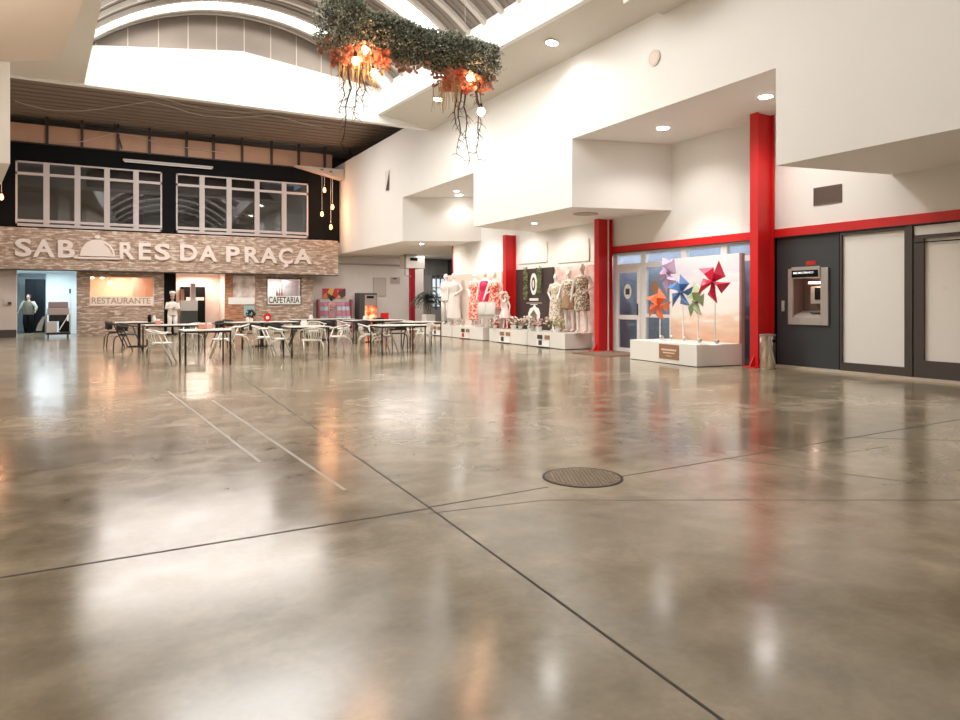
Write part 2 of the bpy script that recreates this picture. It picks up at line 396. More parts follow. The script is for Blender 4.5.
# lower beige bulkhead at the top left
a = G(84, 0, 6.0); b = G(60, 58, 6.0); c = G(10, 62, 6.0)
d1 = (a-b).normalized()
MB().prism([(c.x, c.y), (b.x, b.y), (a.x, a.y), ((a+d1*12).x, (a+d1*12).y), (-9.1, 0), (-9.1, c.y+.8)], 6.0, 7.199).build('trim_8', mat('beige_plaster', (.68, .58, .49), .8), **STRUCT)
e = c; k = G(11, 164, 4.03)
vd = Vector((SN+ray(-48)*CS, CS-ray(-48)*SN, 0)).normalized()
MB().prism([(e.x, e.y+.02), (e.x+vd.x*3, e.y+vd.y*3), (-9.1, e.y+3.4), (-9.1, e.y+.6)], 4.03, 7.19).build('trim_9', W, **STRUCT)
# vault
def arc(x, zoff=0):  # vault curve height
    cx = 3.78; Rr = 6.25; zc = 9.86-Rr
    return zc+zoff+math.sqrt(max(.1, Rr*Rr-(x-cx)**2))
def vault_band(ya, yb, xl=-.5, xr=8.25, n=40, th=.03, zo=0, cor=False):
    b_ = MB()
    def shift(y): return (YB-y)*.066
    xs = [xl+(xr-xl)*i/n for i in range(n+1)]
    segs = 1 if not cor else max(2, int((yb-ya)/.11))
    for j in range(segs):
        u0 = ya+(yb-ya)*j/segs; u1 = ya+(yb-ya)*(j+1)/segs
        z0_ = .025 if (cor and j % 2) else 0
        lo = [[b_.bm.verts.new((x+shift(u), u, arc(x, zo+z0_))) for x in xs] for u in (u0, u1)]
        hi = [[b_.bm.verts.new((x+shift(u), u, arc(x, zo+z0_+th))) for x in xs] for u in (u0, u1)]
        for i in range(n):
            b_.bm.faces.new((lo[0][i], lo[0][i+1], lo[1][i+1], lo[1][i])); b_.bm.faces.new((hi[0][i], hi[1][i], hi[1][i+1], hi[0][i+1]))
            b_.bm.faces.new((lo[0][i], hi[0][i], hi[0][i+1], lo[0][i+1])); b_.bm.faces.new((lo[1][i], lo[1][i+1], hi[1][i+1], hi[1][i]))
    return b_
Y = YB+.42
y = Y
bands = [('m', .42), ('s', .62)]
vr = thing('roof_vault', 'arched metal roof vault with bright translucent strips above the hall opening', 'roof', (0, 0, 0)); vr['kind'] = 'structure'
seq = [('m', .75), ('s', .75)] + [('m', 3.0), ('s', .85)]*8
y = Y
for kk, L in seq:
    if y < -8: break
    if kk == 's': vault_band(y-L, y).build('skylight_strip', M['skylight'], vr)
    else:
        vault_band(y-L, y, cor=True).build('roof_sheet', M['vaultmetal'], vr)
    y -= L
M['rib'] = mat('vault_rib_paint', (.62, .57, .52), .5)
M['ribdark'] = mat('vault_purlin', (.22, .17, .14), .5)
y = Y-.02; n_ = 0
ribs = []
yy = Y
for kk, L in seq:
    ribs.append(yy)
    if kk == 'm' and L > 1: ribs += [yy-L*i/4 for i in (1, 2, 3)]
    yy -= L
for yy in ribs:
    if yy < -8: continue
    vault_band(yy-.07, yy+.07, zo=-.12, th=.12).build('roof_rib', M['rib'], vr)
# gable sheet under the vault end
b_ = MB(); n = 36
xs = [-.6+(8.9+.6)*i/n for i in range(n+1)]
yg = YB+.3
up = [(x, yg, arc(x, .02)) for x in xs]
for i in range(n): b_.quad((xs[i], yg, 7.3), (xs[i+1], yg, 7.3), up[i+1], up[i])
bmesh.ops.remove_doubles(b_.bm, verts=b_.bm.verts, dist=.001)
g = b_.build('wall_back_gable', M['gablemetal'], **STRUCT)
seam = MB()
for i in range(12):
    x = -.1+i*.78; seam.box(x-.012, x+.012, yg-.02, yg, 7.5, arc(x)-.05)
seam.build('panel_seam', mat('pale_seam', (.68, .62, .56), .4, metal=.4), g)
vault_band(yg-.22, yg-.1, zo=-.06, th=.08).build('edge_trim', M['rib'], g)

# food court roof: corrugated sheet running left-right, dark void
b_ = MB(); rows = 46; ya, yb2 = YB+.38, YF+2.4
for j in range(rows):
    u0 = ya+(yb2-ya)*j/rows; u1 = ya+(yb2-ya)*(j+1)/rows; z = 8.47+(.03 if j % 2 else 0)
    b_.box(-9.2, 16.4, u0, u1, z, z+.12)
b_.build('ceiling', M['darkroof'], **STRUCT)
# back facade (upper black wall with openings for two window bands)
wz0 = onY(160, 232, YF).z; wz1 = onY(160, 172, YF).z
g1 = (onY(15.5, 200, YF).x, onY(162, 200, YF).x); g2 = (onY(176, 200, YF).x, onY(308, 200, YF).x)
xr = 9.75
b_ = MB()
for x0, x1 in ((-9.2, g1[0]), (g1[1], g2[0]), (g2[1], xr)): b_.box(x0, x1, YF, YF+.2, 4.1, 7.42)
b_.box(g1[0], g1[1], YF, YF+.2, wz1, 7.42); b_.box(g2[0], g2[1], YF, YF+.2, wz1, 7.42)
b_.box(g1[0], g1[1], YF, YF+.2, 4.1, wz0); b_.box(g2[0], g2[1], YF, YF+.2, 4.1, wz0)
b_.build('wall_back_upper', M['black'], **STRUCT)
MB().box(-9.2, 16.4, YF+2.3, YF+2.5, 2.75, 9).build('wall_back_outer_upper', mat('dark_upper_room', (.05, .05, .05), .8), **STRUCT)
MB().box(onY(76.5, 300, YF+.15).x+.25, 10.2, YF+2.3, YF+2.5, -.1, 2.75).build('wall_back_outer', mat('dark_room_wall', (.05, .05, .05), .8), **STRUCT)
# plaster strip beneath the board band
b_ = MB(); b_.extr([(7.6, YF-.5, 7.41), (xr+.05, YF-.5, 7.41), (xr+.05, YF-.5, 6.95)], (0, .5, 0)); b_.build('trim_10', M['pinkwall'], **STRUCT)
# board band with posts
MB().box(-9.2, 9.4, YF+.02, YF+.1, 7.42, 8.14).build('trim_11', M['orangepanel'], **STRUCT)
b_ = MB()
for px in (47, 82, 118, 149.5, 186.5, 213.5, 242, 271.5, 298.5, 324.5, 350):
    x = onY(px, 150, YF).x; b_.box(x-.05, x+.05, YF-.06, YF+.0, 7.42, 8.5)
b_.box(-9.2, 9.4, YF-.06, YF+.02, 7.39, 7.43)
p0 = onY(122, 143, YF-.08).x
b_.extr([(p0-.03, YF-.1, 7.5), (p0+.03, YF-.1, 7.5), (p0-.25, YF-.1, 8.5), (p0-.31, YF-.1, 8.5)], (0, .05, 0))
b_.build('trim_12', mat('dark_brown_steel', (.05, .035, .03), .5), **STRUCT)
b_ = MB()
for i in range(1, 8): b_.tube([(9.5+i*.45, YB+1.2+i*1.1, 7.77), (9.5+i*.45, YB+1.2+i*1.1, 8.5)], .02, 6)
b_.build('trim_13', M['darkmetal'], **STRUCT)
MB().box(13.4, 13.5, -8.2, 25.0, -.1, 9).build('wall_right_outer_near', mat('dark_side_wall_b', (.04, .04, .04), .8), **STRUCT)
MB().box(16.2, 16.4, 24.9, 40, -.1, 9).build('wall_right_outer', mat('dark_side_wall', (.04, .04, .04), .8), **STRUCT)
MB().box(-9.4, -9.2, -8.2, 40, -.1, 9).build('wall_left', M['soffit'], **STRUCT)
MB().box(-9.4, 13.5, -8.4, -8.2, -.1, 10).build('wall_rear', M['wall'], **STRUCT)

# back wall, ground floor
YG = YF+.15
dx0, dx1 = onY(16.5, 300, YG).x, onY(76.5, 300, YG).x
bx1 = onY(164, 300, YG).x; ox1 = onY(225, 300, YG).x; mx1 = onY(256, 300, YG).x; cx1 = onY(311, 300, YG).x
MB().box(-9.2, dx0, YG, YG+.2, 0, 2.62).build('wall_back_left', M['pinkwall'], **STRUCT)
MB().box(-9.2, dx0, YG-.03, YG, 0, .30).build('baseboard_back', M['darkplinth'], **STRUCT)
def wall_with_window(x0, x1, wx0, wx1, z0, z1, nm):
    b_ = MB(); b_.box(x0, wx0, YG, YG+.2, 0, 2.62); b_.box(wx1, x1, YG, YG+.2, 0, 2.62); b_.box(wx0, wx1, YG, YG+.2, 0, z0); b_.box(wx0, wx1, YG, YG+.2, z1, 2.62)
    return b_.build(nm, M['brick'], **STRUCT)
rw0, rw1 = onY(90.5, 290, YG).x, onY(153, 290, YG).x; rz0, rz1 = onY(120, 305, YG).z, onY(120, 277.5, YG).z
wall_with_window(dx1, bx1, rw0, rw1, rz0, rz1, 'wall_back_brick')
cw0, cw1 = onY(267.5, 290, YG).x, onY(300.5, 290, YG).x; cz0, cz1 = onY(284, 304.3, YG).z, onY(284, 279, YG).z
wall_with_window(mx1, cx1, cw0, cw1, cz0, cz1, 'wall_back_brick_pillar')
MB().box(bx1, onY(176, 300, YG).x, YG+.0, YG+.2, 0, 2.62).build('trim_14', M['black'], **STRUCT)
MB().box(cx1, onY(418, 300, YG+.6).x+.3, YG+.6, YG+.8, 0, 3.7).build('wall_back_right', M['greywall'], **STRUCT)
MB().box(cx1-.02, cx1+.1, YG, YG+.7, 0, 2.62).build('trim_15', M['brick'], **STRUCT)
# upper plaster between sign and soffit right
MB().box(xr-.1, onY(418, 300, YG+.6).x+.3, YF+.1, YF+.75, 3.55, 7.2).build('trim_16', M['greywall'], **STRUCT)
for i, yy in enumerate((255.5, 264.5)):
    p = onY(370, yy, YG+.5); MB().tube([(xr+.05, YG+.5, p.z), (onY(408, 260, YG+.5).x, YG+.5, p.z)], .035, 8).build('wall_pipe', mat('grey_pipe', (.35, .31, .29), .5), None, label=('upper' if i == 0 else 'lower')+' grey pipe running along the pale back wall', category='pipe')
# rooms behind: corridor, restaurant, cafe
def room(x0, x1, ydepth, m, hh=2.62, nm='wall_room'):
    MB().box(x0-.08, x0, YG+.2, ydepth, 0, hh).build(nm+'_left', m, **STRUCT); MB().box(x1, x1+.08, YG+.2, ydepth, 0, hh).build(nm+'_right', m, **STRUCT)
    MB().box(x0-.08, x1+.08, ydepth, ydepth+.08, 0, hh).build(nm+'_end', m, **STRUCT)
    MB().box(x0-.08, x1+.08, YG+.2, ydepth+.08, hh, hh+.05).build('ceiling'+nm[4:], m, **STRUCT)
room(dx0-.5, dx1+.15, 38.0, M['bluewhite'], nm='wall_corridor')
MB().box(onY(46, 300, 34.6).x, dx1+.149, 34.6, 34.7, 0, 2.6).build('wall_corridor_partition', M['bluewhite'], **STRUCT)
lamp('corridor_lamp', 'AREA', ((dx0+dx1)/2-.4, 35.6, 2.55), 48, (.78, .92, 1), 1.0)
lamp('corridor_lamp', 'AREA', ((dx0+dx1)/2, 33.2, 2.55), 55, (.80, .92, 1), 1.0)
M['cafewall'] = mat('warm_cafe_wall', (.80, .60, .50), .7, var=.03)
room(dx1+.35, bx1-.05, 33.6, M['cafewall'], nm='wall_restaurant')
lamp('restaurant_lamp', 'AREA', ((rw0+rw1)/2, 32.7, 2.5), 65, (1, .66, .45), .8)
room(onY(170, 300, YG).x, ox1+.05, 33.8, mat('pale_cafe_wall', (.82, .70, .63), .7), nm='wall_cafe')
lamp('cafe_lamp', 'AREA', (onY(200, 300, YG).x, 32.8, 2.5), 85, (1, .80, .68), 1.0)
room(mx1+.1, cx1-.1, 33.6, mat('pale_bar_wall', (.72, .68, .65), .7), nm='wall_bar')
lamp('bar_lamp', 'AREA', ((cw0+cw1)/2, 32.6, 2.5), 55, (1, .92, .86), .6)

# upper windows
def window_band(nm, px0, px1, muls, label):
    z0, z1 = wz0, wz1
    X = lambda p: onY(p, 200, YF).x
    w_ = MB().box(X(px0), X(px1), YF+.06, YF+.075, z0+.02, z1-.02).build(nm, M['darkglass'], **STRUCT)
    b_ = MB(); fw = .055
    b_.box(X(px0), X(px1), YF-.04, YF+.1, z1-fw, z1); b_.box(X(px0), X(px1), YF-.04, YF+.1, z0, z0+.1)
    b_.box(X(px0), X(px1), YF-.06, YF+.1, z0+.16, z0+.26)
    zt = z0+(z1-z0)*.81; b_.box(X(px0), X(px1), YF-.04, YF+.1, zt-.05, zt+.05)
    b_.box(X(px0), X(px0)+.06, YF-.04, YF+.1, z0, z1); b_.box(X(px1)-.06, X(px1), YF-.04, YF+.1, z0, z1)
    for p in muls: b_.box(X(p)-.10, X(p)+.10, YF-.05, YF+.1, z0, z1)
    b_.build('window_frame', M['pinkalu'], w_)
    return w_
window_band('window_1', 15.5, 162, (46.5, 77.5, 107, 136), '')
window_band('window_2', 176, 308, (202, 229, 257, 284), '')
MB().box(g1[0]-.3, g2[1]+.3, YF+1.9, YF+2.0, 4.1, 7.3).build('wall_upstairs', mat('dim_upstairs_wall', (.10, .09, .085), .8), **STRUCT)
MB().box(g1[0]-.3, g2[1]+.3, YF+.2, YF+1.9, 4.12, 4.2).build('floor_upper', M['soffit'], **STRUCT)
MB().box(onY(144, 200, YF).x, onY(160, 200, YF).x, YF+.3, YF+.6, 4.2, onY(150, 189, YF).z).build('storage_cabinet', mat('pale_grey_cabinet', (.6, .58, .55), .6), None, label='pale grey box behind the last pane of the left upper window band', category='cabinet')
MB().box(onY(286, 200, YF).x, onY(306, 200, YF).x, YF+.3, YF+.6, 4.2, onY(296, 213, YF).z).build('storage_cabinet', mat('pale_blue_grey_cabinet', (.5, .52, .54), .6), None, label='bluish grey partition behind the last pane of the right upper window band', category='cabinet')
lamp('upstairs_lamp', 'POINT', (onY(285, 200, YF).x, YF+.9, 6.2), 14, NEUT, .1)
lamp('upstairs_lamp', 'POINT', (onY(150, 200, YF).x, YF+.9, 6.2), 10, NEUT, .1)

# ------------------------------------------------------------------ red columns and beam
def ibeam(nm, x0, x1, yc, ht, label, m=M['red'], wd=.2, base=True):
    t = thing(nm, label, 'column', ((x0+x1)/2, yc, 0)); hx = (x1-x0)/2; hw = wd/2
    b_ = MB(); b_.box(-hx, -hx+.03, -hw, hw, 0, ht); b_.box(hx-.03, hx, -hw, hw, 0, ht); b_.box(-hx+.03, hx-.03, -.035, .035, 0, ht)
    b_.build('shaft', m, t)
    if base:
        b_ = MB(); b_.box(-hx-.16, hx+.02, -hw-.05, hw+.05, 0.001, .02); b_.extr([(-hx, -.012, .02), (-hx-.14, -.012, .02), (-hx, -.012, .24)], (0, .024, 0))
        b_.extr([(-.1, -hw, .02), (-.1, -hw-.04, .02), (-.1, -hw, .1)], (.02, 0, 0))
        b_.build('base_plate', m, t)
    return t
ibeam('steel_column', 11.80, 12.30, 9.95, ZN, 'tall red steel column between the pinwheel display and the cash machine')
ibeam('steel_column', 11.87, 12.34, 15.22, ZB, 'red steel column at the right end of the dress display')
ibeam('steel_column', 11.95, 12.34, 20.3, ZB, 'red steel column in the middle of the dress display')
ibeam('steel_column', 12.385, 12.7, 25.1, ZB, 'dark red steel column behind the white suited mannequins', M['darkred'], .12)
cc = onY(412, 300, 30.8)
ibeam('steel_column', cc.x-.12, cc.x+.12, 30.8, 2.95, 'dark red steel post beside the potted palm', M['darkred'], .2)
t = thing('steel_beam', 'long red steel beam above the shopfronts and cash machine', 'beam', (XW-.06, 0, zbb))
MB().box(0, .16, -8, 15.1, 0, zbt-zbb).build('web', M['red'], t)
MB().box(-.03, .16, -8, 15.1, -.015, .0).build('flange', mat('black_gap', (.02, .01, .01), .6), t)
# drain pipe by column 1
MB().tube([(12.16, 15.08, .02), (12.16, 15.08, 3.58)], .02, 8).build('drain_pipe', M['rope'], None, label='thin white pipe down the red column right of the dress display', category='pipe')

# ------------------------------------------------------------------ shopfront on the right
XP = XW   # face
def yx(px, X=XP): return onX(px, 300, X).y
ya_, yb_ = yx(777), yx(841)
zt = zbb-.01
t = thing('atm_wall_panel', 'dark grey wall panel that houses the cash machine', 'panel', (XP, (ya_+yb_)/2, 0)); hy = (ya_-yb_)/2
hc = (yx(829.5)+yx(789.5))/2-(ya_+yb_)/2; hh_ = (yx(789.5)-yx(829.5))/2-.05
azA = onX(812, 325, XP).z+.05; azB = onX(812, 267.5, XP).z-.05
b_ = MB(); b_.box(0, .06, -hy, hc-hh_, .05, zt); b_.box(0, .06, hc+hh_, hy, .05, zt); b_.box(0, .06, hc-hh_, hc+hh_, .05, azA); b_.box(0, .06, hc-hh_, hc+hh_, azB, zt); b_.build('panel', M['anthracite'], t)
MB().box(-.02, .0, -hy-.01, -hy+.03, 0.05, zt).build('edge_strip', M['black'], t)
p = onX(787, 334, XP)
# small intercom
q = onX(781.5, 334, XP)
MB().box(-.05, 0, -.03, .03, -.11, .11, .015).build('door_intercom', M['pale_grey_plastic'], None, (XP, onX(782, 333, XP).y-.05, onX(782, 306, XP).z), label='small grey oval handset on the dark panel left of the cash machine', category='intercom')
MB().box(XP-.004, XP, onX(815.5, 262, XP).y, onX(806.5, 262, XP).y, onX(810, 264.8, XP).z, onX(810, 261, XP).z).build('sticker', M['red'], None, label='small red sticker above the cash machine', category='sticker')
# ATM
ay0, ay1 = yx(829.5), yx(789.5); az0 = onX(812, 325, XP).z; az1 = onX(812, 268, XP).z
t = thing('cash_machine', 'grey wall-mounted cash machine in the dark panel right of the column', 'cash machine', (XP, (ay0+ay1)/2, 0)); hy = (ay1-ay0)/2
b_ = MB(); fl_, fr_ = .10, .16
b_.box(-.05, -.001, hy-fl_, hy, az0, az1, .006); b_.box(-.05, -.001, -hy, -hy+fr_, az0, az1, .006); b_.box(-.05, -.001, -hy+fr_, hy-fl_, az0, az0+.15, .006)
b_.build('surround', M['atmgrey'], t)
MB().box(-.075, -.001, -hy+fr_, hy-fl_, az1-.20, az1+.03, .006).build('header', M['atmgrey'], t)
MB().box(-.080, -.075, -hy+fr_+.03, hy-fl_-.01, az1-.18, az1-.04).build('header_sign', M['black'], t)
tx = text_mesh('(MB) MULTIBANCO', 'header_text', emis('lit_letters', (.8, .8, .8), .8), t, .01); fit_text(tx, hy-fl_-.05, -hy+fr_+.13, az1-.12, az1-.07, -.081, .003, '-X')
iy0, iy1 = -hy+.05, hy-.05
b_ = MB(); b_.box(.34, .36, iy0, iy1, az0+.05, az1-.05); b_.box(.0, .34, iy1-.02, iy1, az0+.05, az1-.05); b_.box(.0, .34, iy0, iy0+.02, az0+.05, az1-.05); b_.box(0, .34, iy0, iy1, az1-.07, az1-.05); b_.box(0, .34, iy0, iy1, az0+.05, az0+.07)
b_.build('recess', mat('recess_brown_grey', (.20, .13, .11), .5), t)
b_ = MB(); b_.box(.16, .33, -hy+.08, hy-.36, az0+.42, az1-.36, .01); b_.extr([(-.0, iy0+.02, az0+.12), (.33, iy0+.02, az0+.12), (.33, iy0+.02, az0+.28), (.0, iy0+.02, az0+.17)], (0, iy1-iy0-.04, 0))
b_.build('console', M['atmgrey'], t)
MB().box(.152, .16, -hy+.16, hy-.46, az0+.50, az0+.74, .003).build('screen', M['black'], t)
MB().box(.152, .16, -hy+.22, hy-.60, az1-.45, az1-.40).build('card_slot', M['darkmetal'], t)
MB().box(.02, .15, -hy+.12, hy-.42, az1-.31, az1-.27).build('lamp_strip', emis('atm_light', (1, .66, .54), 5), t)
MB().box(.10, .22, -.18, .06, az0+.235, az0+.245).build('keypad', M['darkmetal'], t)
lamp('cash_machine_light', 'POINT', (XP+.06, (ay0+ay1)/2-.1, az1-.36), .8, (1, .75, .62), .03)
# white panel and frame
def frame_panel(nm, px0, px1, ztop, label, cat, split=None, col=M['cream'], bottom=.16, side=.09, m=M['bronze'], loc_z=0.04):
    y1, y0_ = yx(px0), yx(px1); t = thing(nm, label, cat, (XP, (y0_+y1)/2, 0)); hy = (y1-y0_)/2
    b_ = MB(); b_.box(-.05, .05, -hy, hy, loc_z, loc_z+bottom); b_.box(-.05, .05, -hy, hy, ztop-.06, ztop); b_.box(-.05, .05, -hy, -hy+side, loc_z+bottom, ztop-.06); b_.box(-.05, .05, hy-side, hy, loc_z+bottom, ztop-.06)
    b_.build('frame', m, t); MB().box(0, .02, -hy+side, hy-side, loc_z+bottom, ztop-.06).build('board', col, t); return t
frame_panel('shopfront_panel', 841.5, 908, zt-.01, 'white boarded shop window right of the cash machine', 'shop window', side=.035)
M['paper'] = ramp_mat('blotchy_paper', [(0, (.80, .75, .69)), (.62, (.82, .77, .71)), (.72, (.66, .62, .58)), (1, (.74, .70, .65))], 2.2, detail=6)
zd = onX(915, 235.5, XP).z
MB().box(XP-.03, XP+.02, yx(985), yx(915), zd, zt-.02).build('transom_board', M['cream'], None, label='white board above the dark framed door at the right edge', category='board')
MB().box(XP-.07, XP+.05, yx(914.5), yx(908), 0.02, zt).build('door_post', M['bronze'], None, label='dark bronze post between boarded window and dark framed door', category='post')
t = frame_panel('shop_door', 915, 985, zd-.005, 'dark framed door with papered pane at right edge', 'door', side=.17, bottom=.3, col=M['paper'])
MB().box(-.052, -.05, -(yx(915)-yx(985))/2+.02, (yx(915)-yx(985))/2-.02, zd-.14, zd-.12).build('rail_groove', M['black'], t)
frame_panel('shop_door', 985.5, 1060, zd-.005, 'dark framed door beyond the right edge', 'door', side=.17, bottom=.3, col=M['paper']) if False else None
MB().box(XP, XP+.2, -8.2, yx(985)-.01, 0, zt).build('wall_right_lower', M['cream'], **STRUCT)
MB().box(XP-.12, XP+.05, -3, yx(776), 0, .045).build('baseboard_right', mat('pale_stone_sill', (.55, .47, .38), .5), **STRUCT)
# vent grille
b_ = MB(); v0 = onX(842, 190, XP); v1 = onX(814, 190, XP); zz0 = onX(828, 204, XP).z; zz1 = onX(828, 186, XP).z
t = thing('vent_grille', 'brown rectangular vent grille high on the wall above the dark panel', 'vent', (XP, (v0.y+v1.y)/2, (zz0+zz1)/2)); hy = (v1.y-v0.y)/2; hz = (zz1-zz0)/2
b_.box(-.02, 0, -hy, hy, -hz, -hz+.02); b_.box(-.02, 0, -hy, hy, hz-.02, hz); b_.box(-.02, 0, -hy, -hy+.02, -hz, hz); b_.box(-.02, 0, hy-.02, hy, -hz, hz)
b_.box(-.002, 0, -hy, hy, -hz, hz); b_.build('frame', mat('brown_vent', (.16, .11, .09), .5), t)
b_ = MB()
for i in range(9): z = -hz+.03+i*(2*hz-.06)/8; b_.box(-.016, -.002, -hy+.02, hy-.02, z-.006, z+.012)
b_.build('slat', mat('brown_slats', (.17, .115, .095), .5), t)

# waste bin
bp = G(767.5, 368.8)
t = thing('waste_bin', 'chrome cylindrical waste bin beside the tall red column', 'bin', (bp.x, bp.y, 0))
smooth_by_angle(MB().lathe([(.14, 0.001), (.145, .01), (.15, .02), (.15, .66), (.14, .665)], 32).build('body', mat('polished_steel', (.75, .68, .62), .15, metal=1), t))
smooth_by_angle(MB().lathe([(.143, .665), (.155, .67), (.155, .69), (.12, .70), (.03, .70)], 32).build('lid', M['steel'], t))
MB().box(-.10, .06, -.165, -.10, .53, .60, .03, Matrix.Rotation(R(25), 4, 'Z')).build('opening', M['black'], t)

# ---- storefront between columns
SF = thing('glazed_shopfront', 'white framed glass shopfront behind the pinwheel display', 'shopfront', (XP, 0, 0))
yL, yR = 15.1, yx(752)
zr1 = onX(620, 258, XP).z
b_ = MB()
b_.box(0, .08, yR, yL, zt-.07, zt); b_.box(0, .08, yR, yL, 2.24, 2.36)
for px in (615.5, 643.5, 684, 724):
    y_ = yx(px); b_.box(-.01, .09, y_-.09, y_+.09, 0, zt)
b_.box(0, .08, yR, yx(684), .0, .1); b_.box(0, .08, yR, yx(643), .95, 1.03)
b_.build('frame', M['alu'], SF)
M['outsideglass'] = glassmat('shopfront_glass', (.88, .92, .96), .03)
MB().box(.03, .04, yR, yL, .02, zt-.02).build('pane', M['outsideglass'], SF)
MB().box(XW, XW+.05, yx(777), yR, 0, zt).build('trim_17', M['black'], **STRUCT)  # black board added to stop interior light leaking past the column
MB().box(XP+.5, XP+.55, yR-.0, 18.0, 0, zt).build('wall_shop_interior', mat('blue_grey_interior', (.42, .45, .50), .7, var=.25, vscale=3), **STRUCT)
lamp('shop_interior_light', 'AREA', (XP+.27, (yL+yR)/2+.8, 2.66), 24, (.85, .92, 1), .3, (0, 0, 0), 5.5)
t = thing('glass_door', 'white framed glass door with round sticker beside the red column', 'door', (XP-.03, (yx(617.5)+yx(641.5))/2, 0)); hy = (yx(617.5)-yx(641.5))/2
b_ = MB(); hi = hy-.11; b_.box(-.03, .03, -hi, hi, .01, .12); b_.box(-.03, .03, -hi, hi, 2.12, 2.24); b_.box(-.03, .03, -hi, hi, .88, 1.0); b_.box(-.03, .03, -hy, -hy+.11, .01, 2.24); b_.box(-.03, .03, hy-.11, hy, .01, 2.24)
b_.build('frame', M['alu'], t); MB().box(-.005, .005, -hy+.1, hy-.1, .1, 2.15).build('pane', M['outsideglass'], t)
MB().tube([(-.06, -hy+.055, 1.0), (-.06, -hy+.055, 1.3)], .015, 8).build('handle', M['darkmetal'], t)
b_ = MB(); b_.extr([(-.008, .02+.15*math.cos(a*PI/12), 1.62+.2*math.sin(a*PI/12)) for a in range(24)], (.002, 0, 0)); b_.build('round_sticker', M['cream'], t)
MB().box(-.012, -.008, -.06, .10, 1.54, 1.70).build('sticker_print', M['darkplinth'], t)
b_ = MB(); cy = yx(654); b_.extr([(XP+.02, cy+.13*math.cos(a*PI/12), 1.72+.17*math.sin(a*PI/12)) for a in range(24)], (.004, 0, 0)); b_.build('round_sticker', M['wood'], None, label='brown round sticker on the glass left of the pinwheel banner', category='sticker')
MB().box(10.9, XP-.1, 13.6, 15.0, .001, .02).build('door_mat', mat('brown_mat', (.20, .12, .08), .9, var=.2, vscale=20), None, label='brown door mat before the glass door beside the red column', category='mat')
MB().box(10.2, 11.3, 15.75, 15.78, .001, .004) if False else None

# ------------------------------------------------------------------ pinwheel display
P0 = Vector((10.76, 10.5, 0)); P1 = Vector((10.97, 12.8, 0)); dv = (P1-P0); L = dv.length; ang = math.atan2(dv.y, dv.x)-PI/2
# local frame: origin at P0, +y along front edge, +x into depth
t = thing('display_plinth', 'long white plinth under the pinwheels with a brown name plate', 'plinth', P0, ang)
MB().box(0, 1.2, 0, L, .012, .458, .004).build('body', M['plinth'], t)
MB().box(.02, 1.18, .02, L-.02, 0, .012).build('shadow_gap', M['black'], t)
pl_ = MB().box(-.008, 0, .55, 1.22, .10, .42).build('name_plate', M['wood'], t)
for z0_, z1_, hw_ in ((.285, .32, .25), (.225, .25, .20), (.165, .178, .09)):
    MB().box(-.010, -.008, .885-hw_, .885+hw_, z0_, z1_).build('print_line', mat('pale_print_line', (.78, .62, .50), .6, var=.25, vscale=25), pl_)
Mx = Matrix.Translation(P0) @ Matrix.Rotation(ang, 4, 'Z')
def bannermat():
    m = bpy.data.materials.new('printed_beach_banner'); m.use_nodes = True; nt = m.node_tree; b = nt.nodes['Principled BSDF']; b.inputs['Roughness'].default_value = .5
    tc = nt.nodes.new('ShaderNodeTexCoord'); sp = nt.nodes.new('ShaderNodeSeparateXYZ'); nt.links.new(tc.outputs['Object'], sp.inputs[0])
    mr = nt.nodes.new('ShaderNodeMapRange'); mr.inputs[1].default_value = .46; mr.inputs[2].default_value = 2.38; nt.links.new(sp.outputs['Z'], mr.inputs[0])
    r = nt.nodes.new('ShaderNodeValToRGB'); e = r.color_ramp.elements
    e[0].position = 0; e[0].color = (.72, .42, .28, 1); e[1].position = 1; e[1].color = (.78, .74, .76, 1)
    for p_, c_ in ((.24, (.82, .62, .48)), (.33, (.86, .80, .72)), (.6, (.86, .84, .82)), (.82, (.70, .68, .74))): x = e.new(p_); x.color = (*c_, 1)
    n = nt.nodes.new('ShaderNodeTexNoise'); n.inputs['Scale'].default_value = 2; n.inputs['Detail'].default_value = 6
    mp = nt.nodes.new('ShaderNodeMapping'); mp.inputs['Scale'].default_value = (1, .8, 3.5); nt.links.new(tc.outputs['Object'], mp.inputs['Vector']); nt.links.new(mp.outputs['Vector'], n.inputs['Vector'])
    ad = nt.nodes.new('ShaderNodeMath'); ad.operation = 'MULTIPLY_ADD'; ad.inputs[1].default_value = .5; ad.inputs[2].default_value = -.25
    nt.links.new(n.outputs['Fac'], ad.inputs[0]); a2 = nt.nodes.new('ShaderNodeMath'); a2.operation = 'ADD'; nt.links.new(ad.outputs[0], a2.inputs[0]); nt.links.new(mr.outputs[0], a2.inputs[1])
    nt.links.new(a2.outputs[0], r.inputs['Fac']); nt.links.new(r.outputs['Color'], b.inputs['Base Color'])
    return m
t = thing('display_banner', 'tall square fabric banner with sand and sky print behind the pinwheels', 'banner', P0, ang)
MB().box(1.13, 1.195, .0, L-.05, .46, 2.38, .003).build('printed_face', bannermat(), t)
b_ = MB(); b_.box(1.202, 1.28, .0, L-.05, .0, 2.38); b_.build('backing_frame', mat('taupe_backing', (.42, .35, .32), .6), t)
